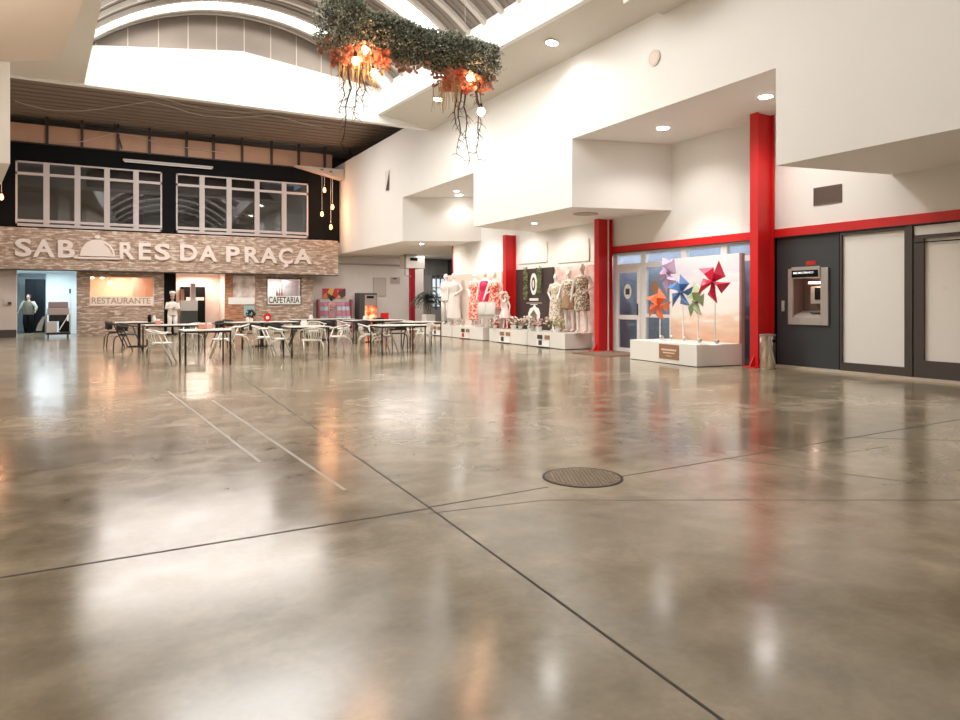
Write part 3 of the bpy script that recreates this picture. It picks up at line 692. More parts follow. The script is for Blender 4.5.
def pinwheel(x, y, zc, r, col, label, tilt, spin, n=5):
    w_ = Mx @ Vector((x, y, .459))
    t = thing('pinwheel', label, 'pinwheel', w_, ang, None)
    t['group'] = 'giant paper pinwheels on the white plinth'
    zz = zc-.459
    MB().tube([(0, 0, .02), (0, 0, zz)], .012, 8).build('stem', M['bright'], t)
    smooth_by_angle(MB().lathe([(.13, 0), (.13, .012), (.1, .02), (.012, .022)], 20).build('foot', M['bright'], t))
    smooth_by_angle(MB().ball((0.02, -.03, .075), .05, 14).build('silver_ball', M['steel'], t))  # plain silver ball at the foot, gives no light
    mt = mat(col[0], col[1], .5)
    rot = Matrix.Translation((-.05, 0, zz)) @ Matrix.Rotation(R(tilt), 4, 'Z')
    for k in range(n):
        a_ = spin+k*2*PI/n
        b_ = MB()
        def P_(rad, an, dx): return rot @ Vector((dx, rad*math.cos(an), rad*math.sin(an)))
        a1 = a_; c0 = P_(.02, a1, -.06)
        tipp = P_(r, a1+.12, -.02); mid = P_(r*.66, a1+1.0, .03); fold = P_(r*.45, a1+.35, -.12); cen = P_(.0, 0, .03)
        v = [b_.bm.verts.new(q_) for q_ in (cen, tipp, fold, c0, mid)]
        b_.bm.faces.new((v[0], v[1], v[2])); b_.bm.faces.new((v[2], v[1], v[4])); b_.bm.faces.new((v[0], v[2], v[4])); b_.bm.faces.new((v[3], v[2], v[0]))
        o = b_.build('vane', mt, t); sm = o.modifiers.new('s', 'SOLIDIFY'); sm.thickness = .006
    MB().ball(rot @ Vector((-.08, 0, 0)), .025, 10).build('hub', mt, t)
    return t
def bpos(px, py, xl):   # place at local depth xl: intersect pixel ray with plane
    dr = Vector((SN+ray(px)*CS, CS-ray(px)*SN, 0)); n_ = (Mx.to_3x3() @ Vector((1, 0, 0)))
    d_ = (Mx @ Vector((xl, 0, 0))).dot(n_)/dr.dot(n_); w_ = dr*d_; l_ = Mx.inverted() @ w_; return l_.y, H+d_*(HY-py)/F
for px, py, xl, rr, cc_, nm_, til, sp_ in ((660, 305, .35, .40, (.85, .20, .07), 'orange', 10, .3), (670, 274, .62, .46, (.55, .40, .58), 'lilac', -10, .9), (683, 292, .45, .40, (.10, .22, .48), 'blue', 15, 1.4), (698, 301, .30, .40, (.38, .47, .26), 'sage green', -12, .1), (715, 282, .30, .46, (.74, .03, .09), 'crimson red', 8, .55)):
    y_, z_ = bpos(px, py, xl)
    pinwheel(xl, y_, z_, rr, (nm_.replace(' ', '_')+'_card', cc_), 'large '+nm_+' paper pinwheel on a thin white stem', til, sp_)

# ------------------------------------------------------------------ dress display plinths
XD = lambda y: 11.45+(y-16.1)*.043
bnd = [(16.1, 18.2), (18.25, 20.8), (21.3, 23.9), (24.0, 26.6)]
hold = ['rightmost low white plinth below the animal print dresses', 'white plinth under the dark banner and flowers', 'white plinth under the red dresses', 'farthest white plinth under the two white suited mannequins']
for i, (ya, yb) in enumerate(bnd):
    t = thing('display_plinth', hold[i], 'plinth', (XD(ya), ya, 0), 0, 'white plinths of the dress display')
    lean = XD(yb)-XD(ya)
    dp = 12.355-XD(ya); yl = yb-ya; ft = [(0, 0), (dp, 0), (dp, yl), (lean, yl)]
    if i == 1: ft = [(0, 0), (dp, 0), (dp, 20.15-ya), (11.90-XD(ya), 20.15-ya), (11.90-XD(ya), yl), (lean, yl)]
    MB().prism(ft, .02, .46).build('body', M['plinth'], t)
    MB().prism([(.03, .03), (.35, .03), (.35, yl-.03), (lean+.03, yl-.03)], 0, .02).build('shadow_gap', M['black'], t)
    yc = (yb-ya)*.55
    for k, (o0, col) in enumerate(((-.34, M['wood']), (.05, M['darkplinth']))):
        MB().box(lean*.5-.03, lean*.5-.008, yc+o0, yc+o0+.24, .25, .37).build('card', col if (i+k) % 2 else M['wood'], t)
    MB().box(lean*.5-.04, lean*.5-.008, yc-.36, yc+.32, .045, .22).build('price_board', M['bright'] if i != 2 else M['plinth'], t)
    MB().box(lean*.5-.045, lean*.5-.04, yc+.02, yc+.2, .07, .21).build('price_card', M['anthracite'] if i != 2 else M['red'], t)
    MB().box(lean*.5-.10, lean*.5-.02, yc-.38, yc+.34, .03, .045).build('card_ledge', M['steel'], t)
# backing wall between the columns
MB().box(XW+.0, XW+.1, 15.4, 25.0, 0, ZN).build('wall_display', M['bright'], **STRUCT)
YS = 26.8
# raised white fabric panels on the wall
for (pa, pb, za, zb_, lab) in ((520, 548, 243, 263, 'left white blank panel high on the display wall'), (558, 590, 240, 262, 'right white blank panel high on the display wall')):
    MB().box(XW-.05, XW-.001, onX(pb, 250, XW).y, onX(pa, 250, XW).y, onX((pa+pb)/2, zb_, XW).z, onX((pa+pb)/2, za, XW).z-.02).build('wall_panel', M['bright'], None, label=lab, category='panel')
# dark banner with oval emblem
y1, y0_ = onX(516, 300, 12.3).y, onX(553, 300, 12.3).y; zt_ = onX(534, 268.5, 12.3).z
t = thing('shop_banner', 'dark brown banner with white oval emblem and green vines', 'banner', (12.3, (y0_+y1)/2, 0)); hy = (y1-y0_)/2
MB().box(0, .04, -hy, hy, .46, zt_).build('board', mat('dark_brown_print', (.055, .035, .035), .5), t)
ey, ez = onX(534, 300, 12.3).y-(y0_+y1)/2, zt_-.50
ring = []
b_ = MB(); b_.extr([(-.02, ey+.19*math.cos(a*PI/16), ez+.35*math.sin(a*PI/16)) for a in range(32)], (.02, 0, 0)); b_.build('oval_frame', M['bright'], t)
b_ = MB(); b_.extr([(-.026, ey+.11*math.cos(a*PI/16), ez+.22*math.sin(a*PI/16)) for a in range(32)], (.006, 0, 0)); b_.build('oval_field', mat('oval_dark', (.08, .07, .06), .5), t)
b_ = MB(); b_.extr([(-.03, ey+.05*math.cos(a*PI/8), ez+.13*math.sin(a*PI/8)) for a in range(16)], (.004, 0, 0)); b_.build('emblem', M['cream'], t)
b_ = MB(); b_.box(-.01, 0, ey-.26, ey+.26, ez-.54, ez-.46); b_.box(-.01, 0, ey-.45, ey+.45, ez-.62, ez-.605); b_.box(-.01, 0, ey-.2, ey+.2, ez-.67, ez-.645); b_.build('lettering', M['cream'], t)
M['vine'] = mat('vine_green', (.16, .22, .07), .6, var=.4, vscale=20)
for sgn in (-1, 1):
    b_ = MB(); rnd = random.Random(3+sgn)
    for i in range(170):
        c_ = Vector((-.04-rnd.random()*.05, ey+sgn*.40+rnd.uniform(-.12, .12), zt_+.05-rnd.random()*(1.05 if sgn > 0 else .85))); s_ = .035
        dd = Vector((rnd.uniform(-.3, .3), rnd.uniform(-1, 1), rnd.uniform(-1, .3))).normalized()*s_; ee = dd.cross(Vector((1, .2, 0))).normalized()*s_*.5
        b_.quad(c_-dd, c_+ee, c_+dd, c_-ee)
    b_.build('vine', M['vine'], t)
# pink print poster at right of display
y1, y0_ = onX(557, 300, 12.32).y, 15.78; zt_ = onX(575, 266, 12.32).z
MB().box(12.30, 12.34, y0_, y1, .46, zt_).build('printed_backdrop', ramp_mat('pink_floral_print', [(.3, (.72, .33, .30)), (.48, (.80, .58, .52)), (.6, (.84, .74, .68))], 3.5, detail=4), None, label='pink floral backdrop behind the animal print dresses', category='backdrop')
y1, y0_ = onX(448, 300, 12.32).y, onX(502, 300, 12.32).y
MB().box(12.30, 12.34, y0_, y1, .46, onX(480, 273, 12.3).z).build('printed_backdrop', ramp_mat('pale_pleated_cloth', [(.3, (.74, .62, .56)), (.7, (.84, .78, .73))], 1.6, 'WAVE', detail=2, stretch=(0, 1, .05)), None, label='pale pleated backdrop behind the red dresses', category='backdrop')

# ------------------------------------------------------------------ figures
def remesh(mb, name, m, parent, vox):
    o = mb.build(name, m, None)
    md = o.modifiers.new('r', 'REMESH'); md.mode = 'VOXEL'; md.voxel_size = vox
    sm = o.modifiers.new('s', 'SMOOTH'); sm.factor = .5; sm.iterations = 2
    bpy.context.view_layer.update()
    me = bpy.data.meshes.new_from_object(o.evaluated_get(bpy.context.evaluated_depsgraph_get()))
    o.modifiers.clear(); old = o.data; o.data = me; bpy.data.meshes.remove(old)
    for p in me.polygons: p.use_smooth = True
    if not me.materials: me.materials.append(m)
    o.parent = parent
    return o
def limb(b_, pts, rs):
    b_.tube(pts, rs, 12)
    for p_, r_ in zip(pts, rs): b_.ball(p_, r_*.98, 10)
def hand(b_, w_, d_, s=1.0, side=1):
    """palm + five fingers from wrist w_ along d_"""
    d_ = Vector(d_).normalized(); ref = Vector((0, 1, 0)) if abs(d_.y) < .8 else Vector((0, 0, 1))
    n_ = d_.cross(ref).normalized(); a_ = n_.cross(d_).normalized()
    w_ = Vector(w_); b_.tube([w_, w_+d_*.05*s, w_+d_*.09*s], [.024*s, .034*s, .030*s], 10)
    for i, (o_, l_) in enumerate(((-.027, .062), (-.009, .075), (.009, .070), (.026, .055))):
        q_ = w_+d_*.085*s+a_*o_*s
        b_.tube([q_-d_*.02, q_+d_*l_*.5*s, q_+d_*l_*.9*s+n_*.02*s*side], [.0095*s, .009*s, .007*s], 7)
    q_ = w_+d_*.03*s-a_*.025*s
    b_.tube([q_, q_+d_*.035*s-a_*.03*s, q_+d_*.065*s-a_*.035*s], [.012*s, .010*s, .008*s], 7)
def figure(t, m, h=1.75, pose=None, fem=True, vox=.013, name='body', head_m=None):
    """figure facing -Y; pose: dict of elbow / wrist / knee / ankle positions as fractions of a 1.75 m body"""
    p = dict(le=(-.27, .02, 1.16), lw=(-.28, -.04, .90), re=(.27, .02, 1.16), rw=(.28, -.04, .90),
             lk=(-.10, -.01, .50), la=(-.11, .02, .08), rk=(.10, -.01, .50), ra=(.11, .02, .08), headturn=0)
    if pose: p.update(pose)
    k = h/1.75; V = lambda q: Vector(q)*k
    sw = .175 if fem else .20
    b_ = MB()
    b_.loft([(0, 0, .80*k, .12*k, .09*k), (0, 0, .86*k, .165*k, .115*k), (0, 0, .94*k, .175*k, .12*k), (0, 0, 1.02*k, .145*k, .10*k), (0, 0, 1.10*k, .125*k, .09*k), (0, -.01*k, 1.20*k, .145*k, .105*k), (0, -.012*k, 1.30*k, .16*k, .115*k), (0, 0, 1.40*k, .165*k, .09*k), (0, 0, 1.455*k, .12*k, .065*k), (0, .005*k, 1.48*k, .06*k, .055*k)], 20)
    if fem:
        for s_ in (-1, 1): b_.ball((s_*.065*k, -.085*k, 1.28*k), .058*k, 12)
    b_.tube([V((0, .005, 1.45)), V((0, -.005, 1.56))], [.052*k, .048*k], 12)
    b_.ball(V((0, -.005, 1.645)), .1*k, 18, (.76, .93, 1.12)); b_.ball(V((0, -.03, 1.59)), .06*k, 12, (.8, .9, .8))
    b_.tube([V((0, -.09, 1.66)), V((0, -.112, 1.628)), V((0, -.09, 1.615))], [.008*k, .013*k, .009*k], 8)
    b_.ball(V((0, -.088, 1.592)), .02*k, 8, (1.2, .5, .45))
    for s_ in (-1, 1):
        b_.ball(V((s_*.077, .0, 1.64)), .022*k, 8, (.4, .8, 1.3)); b_.ball(V((s_*.032, -.086, 1.655)), .013*k, 8)
        b_.ball(V((s_*.07, .035, .90)), .085*k, 12)
    for s_, e_, w_ in ((-1, 'le', 'lw'), (1, 're', 'rw')):
        sh = V((s_*sw, 0, 1.405)); el = V(p[e_]); wr = V(p[w_])
        limb(b_, [sh, (sh+el)/2, el], [.052*k, .045*k, .036*k]); limb(b_, [el, el*.6+wr*.4, wr], [.036*k, .036*k, .023*k]); hand(b_, wr, wr-el, k*.95, s_)
    for s_, kn, an in ((-1, 'lk', 'la'), (1, 'rk', 'ra')):
        hp = V((s_*.085, 0, .88)); kk = V(p[kn]); aa = V(p[an])
        limb(b_, [hp, (hp+kk)/2, kk], [.092*k, .075*k, .052*k]); cal = kk*.65+aa*.35+Vector((0, .02*k, 0))
        limb(b_, [kk, cal, aa], [.052*k, .052*k, .033*k])
        b_.tube([aa+V((0, .045, -.04)), aa+V((0, -.04, -.045)), aa+V((0, -.13, -.055)), aa+V((0, -.17, -.06))], [.036*k, .036*k, .03*k, .016*k], 10, flat=.7)
    return remesh(b_, name, m, t, vox)
def garment(t, name, m, rings, k, thick=.008, wrinkle=.0, seed=1):
    b_ = MB(); n = 32; rr = []
    for cx, cy, z, rx, ry in rings:
        rg = []
        for i in range(n):
            a_ = 2*PI*i/n; fo = 1+wrinkle*math.sin(a_*9+seed)*max(0, (1.0-z))
            rg.append(b_.bm.verts.new(((cx+rx*math.cos(a_)*fo)*k, (cy+ry*math.sin(a_)*fo)*k, z*k)))
        rr.append(rg)
    for i in range(len(rr)-1):
        for j in range(n): b_.bm.faces.new((rr[i][j], rr[i][(j+1) % n], rr[i+1][(j+1) % n], rr[i+1][j]))
    o = b_.build(name, m, t, smooth=True)
    s_ = o.modifiers.new('s', 'SOLIDIFY'); s_.thickness = thick; s_.offset = 1
    s2 = o.modifiers.new('u', 'SUBSURF'); s2.levels = 1; s2.render_levels = 1
    return o
BOD = [(0, 0, 1.44, .105, .062), (0, -.004, 1.40, .17, .10), (0, -.02, 1.30, .178, .14), (0, -.012, 1.20, .16, .125), (0, 0, 1.10, .142, .108), (0, 0, 1.02, .162, .118), (0, .01, .93, .197, .145)]
def dress(t, m, k, hem=.55, flare=.22, name='dress', wr=.05):
    garment(t, name, m, BOD+[(0, .01, .78, .20, .155), (0, 0, (.78+hem)/2, (.20+flare)/2, (.16+flare*.8)/2), (0, 0, hem, flare, flare*.8)], k, wrinkle=wr)
M['redprint'] = ramp_mat('red_white_print', [(.42, (.75, .09, .05)), (.5, (.85, .62, .50)), (.62, (.80, .22, .12))], 14, 'NOISE', detail=3, interp='CONSTANT')
M['pinkfab'] = mat('crimson_fabric', (.70, .015, .10), .6)
M['animal'] = ramp_mat('animal_print', [(.0, (.74, .64, .50)), (.48, (.20, .14, .09)), (.62, (.78, .70, .58))], 16, 'NOISE', detail=4, interp='CONSTANT')
M['floral'] = ramp_mat('cream_floral_print', [(.0, (.80, .74, .64)), (.55, (.42, .32, .18)), (.66, (.76, .70, .58))], 18, 'NOISE', detail=2, interp='CONSTANT')
M['brownfab'] = ramp_mat('brown_stripes', [(.3, (.20, .11, .06)), (.6, (.48, .32, .2))], 20, 'WAVE', stretch=(1, 1, .1))
POSES = [dict(le=(-.30, .06, 1.18), lw=(-.16, -.08, 1.02), rk=(.10, -.05, .50)),
         dict(re=(.31, .04, 1.19), rw=(.17, -.1, 1.05), lk=(-.09, -.06, .5), la=(-.10, -.02, .08)),
         dict(le=(-.29, .0, 1.16), lw=(-.30, -.12, .94), re=(.30, .08, 1.18), rw=(.15, -.05, 1.0))]
def mannequin(px, pyfoot, ptop, X, label, rz, pose, cloth, plat=.46):
    """px centre pixel, standing on the plinth at X; ptop = pixel of crown"""
    o_ = onX(px, 300, X); d_ = X/(SN+ray(px)*CS); ztop = H+d_*(HY-ptop)/F
    h_ = ztop-plat
    t = thing('mannequin', label, 'mannequin', (X, o_.y, plat+.021), rz, None); t['group'] = 'white mannequins in the dress display'
    h_ = min(max(h_-.02, 1.55), 1.98)
    figure(t, M['mannequin'], h_, POSES[pose])
    smooth_by_angle(MB().lathe([(.17, -.02), (.17, -.012), (.03, -.008)], 24).build('stand_plate', M['steel'], t))
    cloth(t, h_/1.75)
    return t
def suit(t, k):
    garment(t, 'jacket', M['whitecloth'], BOD+[(0, .01, .80, .205, .155)], k)
    for s_ in (-1, 1):
        b_ = MB(); b_.tube([Vector((s_*.085, 0, .92))*k, Vector((s_*.10, -.01, .5))*k, Vector((s_*.11, .02, .11))*k], [.105*k, .085*k, .085*k], 14); b_.build('trouser_leg', M['whitecloth'], t, smooth=True)
def whitedress(t, k): dress(t, M['whitecloth'], k, .18, .26)
def redlong(t, k): dress(t, M['redprint'], k, .18, .22)
def pinkdress(t, k): dress(t, M['pinkfab'], k, .66, .20)
def redshort(t, k): dress(t, M['redprint'], k, .55, .24)
def animald(t, k): dress(t, M['animal'], k, .55, .20)
def florald(t, k): dress(t, M['floral'], k, .28, .23)
def brownd(t, k):
    garment(t, 'blouse', M['animal'], BOD, k)
    garment(t, 'skirt', M['brownfab'], [(0, 0, 1.06, .15, .11), (0, .01, .93, .20, .15), (0, 0, .62, .24, .2)], k, wrinkle=.08)
FR = R(-62)
mannequin(446, 0, 272.5, 12.05, 'white mannequin in a white trouser suit, farthest along the display', FR, 0, suit)
mannequin(454, 0, 271.5, 12.0, 'white mannequin in a long white gown beside the suited one', FR, 1, whitedress)
mannequin(475, 0, 272, 12.05, 'mannequin in an ankle-length red and white print dress', FR, 0, redlong)
mannequin(485, 0, 270, 12.05, 'mannequin in a plain crimson pink short dress', FR, 1, pinkdress)
mannequin(494.5, 0, 271.5, 12.05, 'mannequin in a knee-length red print dress beside the red column', FR, 2, redshort)
mannequin(556, 0, 274, 12.05, 'mannequin in a long cream floral dress right of the dark banner', FR, 0, florald)
mannequin(569, 0, 270, 12.12, 'mannequin in an animal print blouse and brown striped skirt', FR, 2, brownd)
mannequin(582, 0, 264, 11.95, 'mannequin in a short animal print dress nearest the right red column', FR, 1, animald)

# hanging white shirt / chairs / seat figures
def padded_chair(px, y_off, label, X=11.82):
    o_ = onX(px, 300, X)
    t = thing('upholstered_chair', label, 'chair', (X, o_.y, .46), R(115), 'white chairs among the mannequins')
    MB().box(-.22, .22, -.22, .22, .32, .44, .04).build('seat', M['whitecloth'], t, smooth=True)
    MB().box(-.21, .21, .17, .26, .42, .90, .085).build('backrest', M['whitecloth'], t, smooth=True)
    for sx in (-1, 1):
        for sy in (-1, 1): MB().tube([(sx*.19, sy*.19, 0.001), (sx*.18, sy*.18, .34)], [.012, .02], 8).build('leg', M['plinth'], t)
padded_chair(486.5, 0, 'white padded chair in front of the crimson dress mannequin')
padded_chair(494, 0, 'white padded chair in front of the red print dress mannequin', 11.85)
# red bag
o_ = onX(499, 300, 11.75)
t = thing('handbag', 'small red handbag on the plinth by the red column', 'handbag', (11.8, 20.62, .46))
MB().loft([(0, 0, 0.001, .09, .16), (0, 0, .15, .08, .15), (0, 0, .28, .04, .12)], 20).build('body', M['red'], t, smooth=True)
MB().tube([(0, .08*math.cos(a*PI/10), .27+.12*math.sin(a*PI/10)) for a in range(11)], .01, 8).build('handle', M['red'], t)
# flower wreath torso (child mannequin) by column
o_ = onX(510, 300, 11.75)
t = thing('child_mannequin', 'small mannequin in pale pink ruffled dress with a flower wreath hat', 'mannequin', (11.75, 19.9, .48), FR)
figure(t, M['mannequin'], 1.12, POSES[0], vox=.011)
garment(t, 'dress', mat('pale_pink_cloth', (.84, .66, .64), .8), BOD+[(0, 0, .7, .28, .24), (0, 0, .5, .33, .28)], 1.12/1.75, wrinkle=.2)
b_ = MB(); rnd = random.Random(5)
for i in range(70):
    a_ = rnd.random()*2*PI; rr_ = .14+rnd.uniform(-.03, .03); b_.ball((rr_*math.cos(a_), rnd.uniform(-.06, .04)-.05, 1.03+rr_*math.sin(a_)), rnd.uniform(.02, .035), 6)
b_.build('wreath', mat('cream_blossom', (.84, .74, .62), .8, var=.15, vscale=20), t)
MB().lathe([(.14, -.02), (.14, -.012), (.03, -.008)], 24).build('stand_plate', M['steel'], t)
# ornate white mirror
ms = .98
t = thing('standing_mirror', 'ornate white framed mirror leaning before the dark banner', 'mirror', (11.72, onX(533.5, 300, 11.75).y, .46), R(-75))
b_ = MB(); pr = [(-.22, .0), (-.24, .55), (-.17, .70), (-.06, .74), (0, .82), (.06, .74), (.17, .70), (.24, .55), (.22, .0)]
b_.extr([(x*ms, 0.02+z*.06, z*ms+.002) for x, z in pr], (0, .03, 0)); b_.build('frame', M['bright'], t)
b_ = MB(); b_.extr([(x*.62*ms, -.0+z*.06, z*ms) for x, z in ((-.22, .12), (-.22, .5), (0, .66), (.22, .5), (.22, .12))], (0, .02, 0)); b_.build('glass', mat('mirror_silver', (.6, .5, .48), .08, metal=1), t)
# shoes on the far plinth and silver vases, lots of blossom pots
def flower_pot(x, y, cols, label, seed, s=1.0, name='flower_arrangement'):
    t = thing(name, label, 'flowers', (x, y, .461), seed, 'flower arrangements along the plinth'); rnd = random.Random(seed)
    smooth_by_angle(MB().lathe([(.06*s, 0), (.085*s, .08*s), (.09*s, .13*s), (.06*s, .13*s)], 16).build('vase', M['bright'], t))
    b_ = MB()
    for i in range(26):
        v_ = Vector((rnd.gauss(0, .09), rnd.gauss(0, .13), .16+rnd.random()*.22))*s; b_.ball(v_, rnd.uniform(.022, .042)*s, 7, (1, 1, .7))
    b_.build('blossom', cols, t, smooth=True)
    b_ = MB()
    for i in range(60):
        c_ = Vector((rnd.gauss(0, .1), rnd.gauss(0, .15), .1+rnd.random()*.25))*s; d_ = Vector((rnd.uniform(-1, 1), rnd.uniform(-1, 1), rnd.uniform(-.3, 1))).normalized()*.045*s; e_ = d_.cross(Vector((0, 0, 1)))
        e_ = e_.normalized()*.018*s if e_.length > 1e-5 else Vector((.01, 0, 0)); b_.quad(c_-d_, c_+e_, c_+d_, c_-e_)
    b_.build('foliage', mat('grey_green_leaf', (.16, .20, .09), .6, var=.3, vscale=15), t)
M['blw'] = mat('ivory_blossom', (.84, .78, .70), .8); M['blp'] = mat('rose_blossom', (.75, .42, .40), .8, var=.2, vscale=12); M['bly'] = mat('ochre_blossom', (.62, .50, .25), .8, var=.2, vscale=12)
fl_spec = [(11.62, 16.75, M['bly'], 'ochre flower arrangement at the feet of the nearest dresses', 1.1), (11.92, 17.25, M['blw'], 'white and green flower arrangement right of the mirror, second in line', 1.15), (11.66, 17.75, M['blp'], 'rose flower arrangement just right of the mirror', 1.1), (11.6, 18.12, M['blw'], 'ivory flower arrangement touching the mirror frame', 1.2),
           (11.64, 19.2, M['blw'], 'ivory flower arrangement left of the mirror', 1.1), (12.05, 19.45, M['blp'], 'rose flower arrangement by the ruffled child mannequin', .9), (11.62, 20.35, M['blw'], 'ivory flower arrangement in front of the middle red column', .9), (11.8, 22.0, M['blp'], 'low rose flower arrangement below the red print dress', .6), (11.85, 23.3, M['blw'], 'low ivory flower arrangement below the long red dress', .7)]
for i, (x, y, c_, lb, s_) in enumerate(fl_spec): flower_pot(x, y, c_, lb, i+11, s_)
def shoe_pair(x, y, label, m):
    t = thing('shoe_pair', label, 'shoes', (x, y, .461), R(-75))
    for s_ in (-.07, .07):
        b_ = MB(); b_.tube([(s_, .10, .04), (s_, 0, .035), (s_, -.09, .022), (s_, -.14, .016)], [.035, .034, .034, .018], 10, flat=.8); b_.build('shoe', m, t, smooth=True)
shoe_pair(12.0, 26.1, 'dark pair of shoes at the far end of the plinth', M['darkplinth'])
shoe_pair(11.95, 25.5, 'tan pair of shoes on the far plinth before the white suit', M['wood'])

# display spotlights
for y_, e_ in ((17.2, 120), (19.4, 80), (22.2, 120), (25.2, 130)):
    lamp('display_spot', 'SPOT', (10.95, y_-.3, ZB-.08), e_, (1, .88, .78), .2, (0, R(-30), 0), spot=R(130))
    t = thing('ceiling_spotlight', 'recessed spotlight over the dress display at '+{17.2: 'its right end', 19.4: 'the dark banner', 22.2: 'the red dresses', 25.2: 'the white suits'}[y_], 'light', (10.95, y_-.3, ZB if not 18.8 < y_-.3 < 23 else ZN))
    MB().lathe([(.07, -.012), (.07, 0)], 16).build('diffuser', M['lampdisc'], t)
lamp('pinwheel_spot', 'SPOT', (10.3, 11.6, ZN-.1), 300, (1, .93, .86), .1, (0, R(-15), 0), spot=R(75))

# ------------------------------------------------------------------ ceiling downlights
def downlight(p, label, e, r=.085, col=NEUT, tilt=(0, 0, 0)):
    t = thing('downlight', label, 'light', p); t.rotation_euler = tilt
    MB().lathe([(r*1.25, -.006), (r*1.25, 0.0)], 24).build('ring', M['bright'], t)
    MB().lathe([(r, -.014), (r, -.007)], 24).build('diffuser', M['lampdisc'], t)
    lamp('downlight_light', 'SPOT', (p[0], p[1], p[2]-.06), e, col, r*.8, spot=R(140))
q = G(663, 128, ZN); downlight((q.x, q.y, ZN), 'round downlight in the recess, left of the tall red column', 110, .13)
q = G(765.5, 96.5, ZN); downlight((q.x, q.y, ZN), 'round downlight in the recess just above the tall red column', 130, .12)
q = G(459, 195, ZN); downlight((q.x, q.y, ZN), 'round downlight in the far small recess', 40, .13)
def soff(px, py):
    z = 7.3
    for _ in range(8):
        g_ = G(px, py, z); f_ = fr(g_.y); z = 7.45+(g_.x-f_)/(XB-f_)*(ZT-7.45)
    return g_
q = soff(552, 42.5); downlight((q.x, q.y, q.z-.005), 'round downlight in the sloped ceiling strip, nearer one', 85, .13, NEUT, (0, R(9), 0))
q = soff(438, 99); downlight((q.x, q.y, q.z-.005), 'round downlight in the sloped ceiling strip, farther one', 85, .13, NEUT, (0, R(9), 0))
# wall speaker on upper wall
q = onX(655, 58, XB)
t = thing('wall_speaker', 'small round beige speaker on the upper white wall', 'speaker', (XB, q.y, q.z))
b_ = MB(); b_.extr([(-.03, .16*math.cos(a*PI/12), .16*math.sin(a*PI/12)) for a in range(24)], (.03, 0, 0)); b_.build('housing', mat('beige_speaker', (.70, .60, .50), .6), t)
b_ = MB(); b_.extr([(-.035, .12*math.cos(a*PI/12), .12*math.sin(a*PI/12)) for a in range(24)], (.006, 0, 0)); b_.build('grille', mat('beige_grille', (.78, .66, .55), .6), t)
q = onX(388, 181, XB)
t = thing('wall_light', 'small dark wedge wall fitting high on the far white wall', 'light', (XB, q.y, q.z))
b_ = MB(); b_.box(-.03, 0, -.22, .22, -.4, .4); b_.build('plate', M['soffit'], t); b_ = MB(); b_.extr([(-.036, -.2, -.38), (-.036, .16, -.36), (-.036, -.2, .36)], (.006, 0, 0)); b_.build('wedge', M['darkplinth'], t)
# ceiling vent under bulkhead at column 1
q = G(604, 215, ZB); MB().lathe([(.32, -.02), (.32, 0)], 24).build('ceiling_vent', mat('beige_vent', (.45, .38, .31), .6), None, (10.9, q.y, ZB), label='round beige vent under the bulkhead near the red column', category='vent')

# ------------------------------------------------------------------ SIGN
YSG = YF-.35
zs0 = (onY(0, 269.3, YSG).z+onY(338, 274.3, YSG).z)/2; zs1 = (onY(0, 227.5, YSG).z+onY(338, 240, YSG).z)/2
t = thing('sign_fascia', 'long brick-faced fascia carrying the food court name', 'fascia', (0, 0, 0))
MB().box(-9.1, onY(338, 250, YSG).x, YSG, YG-.001, zs0, zs1).build('brick_face', M['brick'], t)
MB().box(-9.1, onY(338, 250, YSG).x+.02, YSG-.02, YG-.002, zs0-.04, zs0).build('bottom_edge', M['darkplinth'], t)
M['signletter'] = mat('pale_pink_letter', (.80, .70, .65), .6)
t = thing('sign_lettering', 'large raised pale letters reading SABORES DA PRAÇA with a cloche', 'sign', (0, 0, 0))
zl0 = onY(170, 260.5, YSG).z+.0; zl1 = onY(170, 244, YSG).z
def zrange(px): # straight row
    return zl0, zl1
for ch, a_, b2 in (('S', 15, 31.5), ('A', 33, 55), ('B', 58, 75), ('R', 119.5, 134.5), ('E', 138.5, 151), ('S', 154.5, 170), ('D', 180, 197), ('A', 199, 217), ('P', 226, 239.5), ('R', 244.5, 259.5), ('A', 260, 277), ('Ç', 278.5, 292.5), ('A', 293.5, 311.5)):
    o = text_mesh(ch, 'letter', M['signletter'], t, .028 if ch != 'Ç' else .026)
    z0_ = zl0-(.17 if ch == 'Ç' else 0)
    fit_text(o, onY(a_, 250, YSG).x, onY(b2, 250, YSG).x, z0_, zl1, YSG, .07)
cx0, cx1_ = onY(80, 250, YSG).x, onY(115, 250, YSG).x; cm = (cx0+cx1_)/2; cr = (cx1_-cx0)/2
clo = MB(); hz = (zl1-zl0)
clo.extr([(cm+cr*math.cos(a*PI/24), YSG, zl0+.09+(hz-.02)*math.sin(a*PI/24)) for a in range(25)], (0, -.07, 0)); clo.build('cloche_dome', M['signletter'], t)
b_ = MB(); b_.box(onY(74, 250, YSG).x, onY(120, 250, YSG).x, YSG-.07, YSG, zl0-.02, zl0+.05)
b_.build('cloche_plate', M['signletter'], t)
b_ = MB(); b_.extr([(cm+.1*math.cos(a*PI/8), YSG, zl0+hz+.17+.07*math.sin(a*PI/8)) for a in range(16)], (0, -.07, 0)); b_.build('cloche_knob', M['signletter'], t)
b_ = MB(); pts_ = [(cm+cr*.86*math.cos(a*PI/48), YSG-.08, zl0+.12+(hz-.16)*math.sin(a*PI/48)) for a in range(2, 18)]; b_.tube(pts_, .018, 6); b_.build('cloche_outline', M['brick'], t)
# wash lights on facade
lamp('facade_wash', 'AREA', (3, 28.3, 6.9), 150, (1, .93, .88), 6, (R(-25), 0, 0), .5)

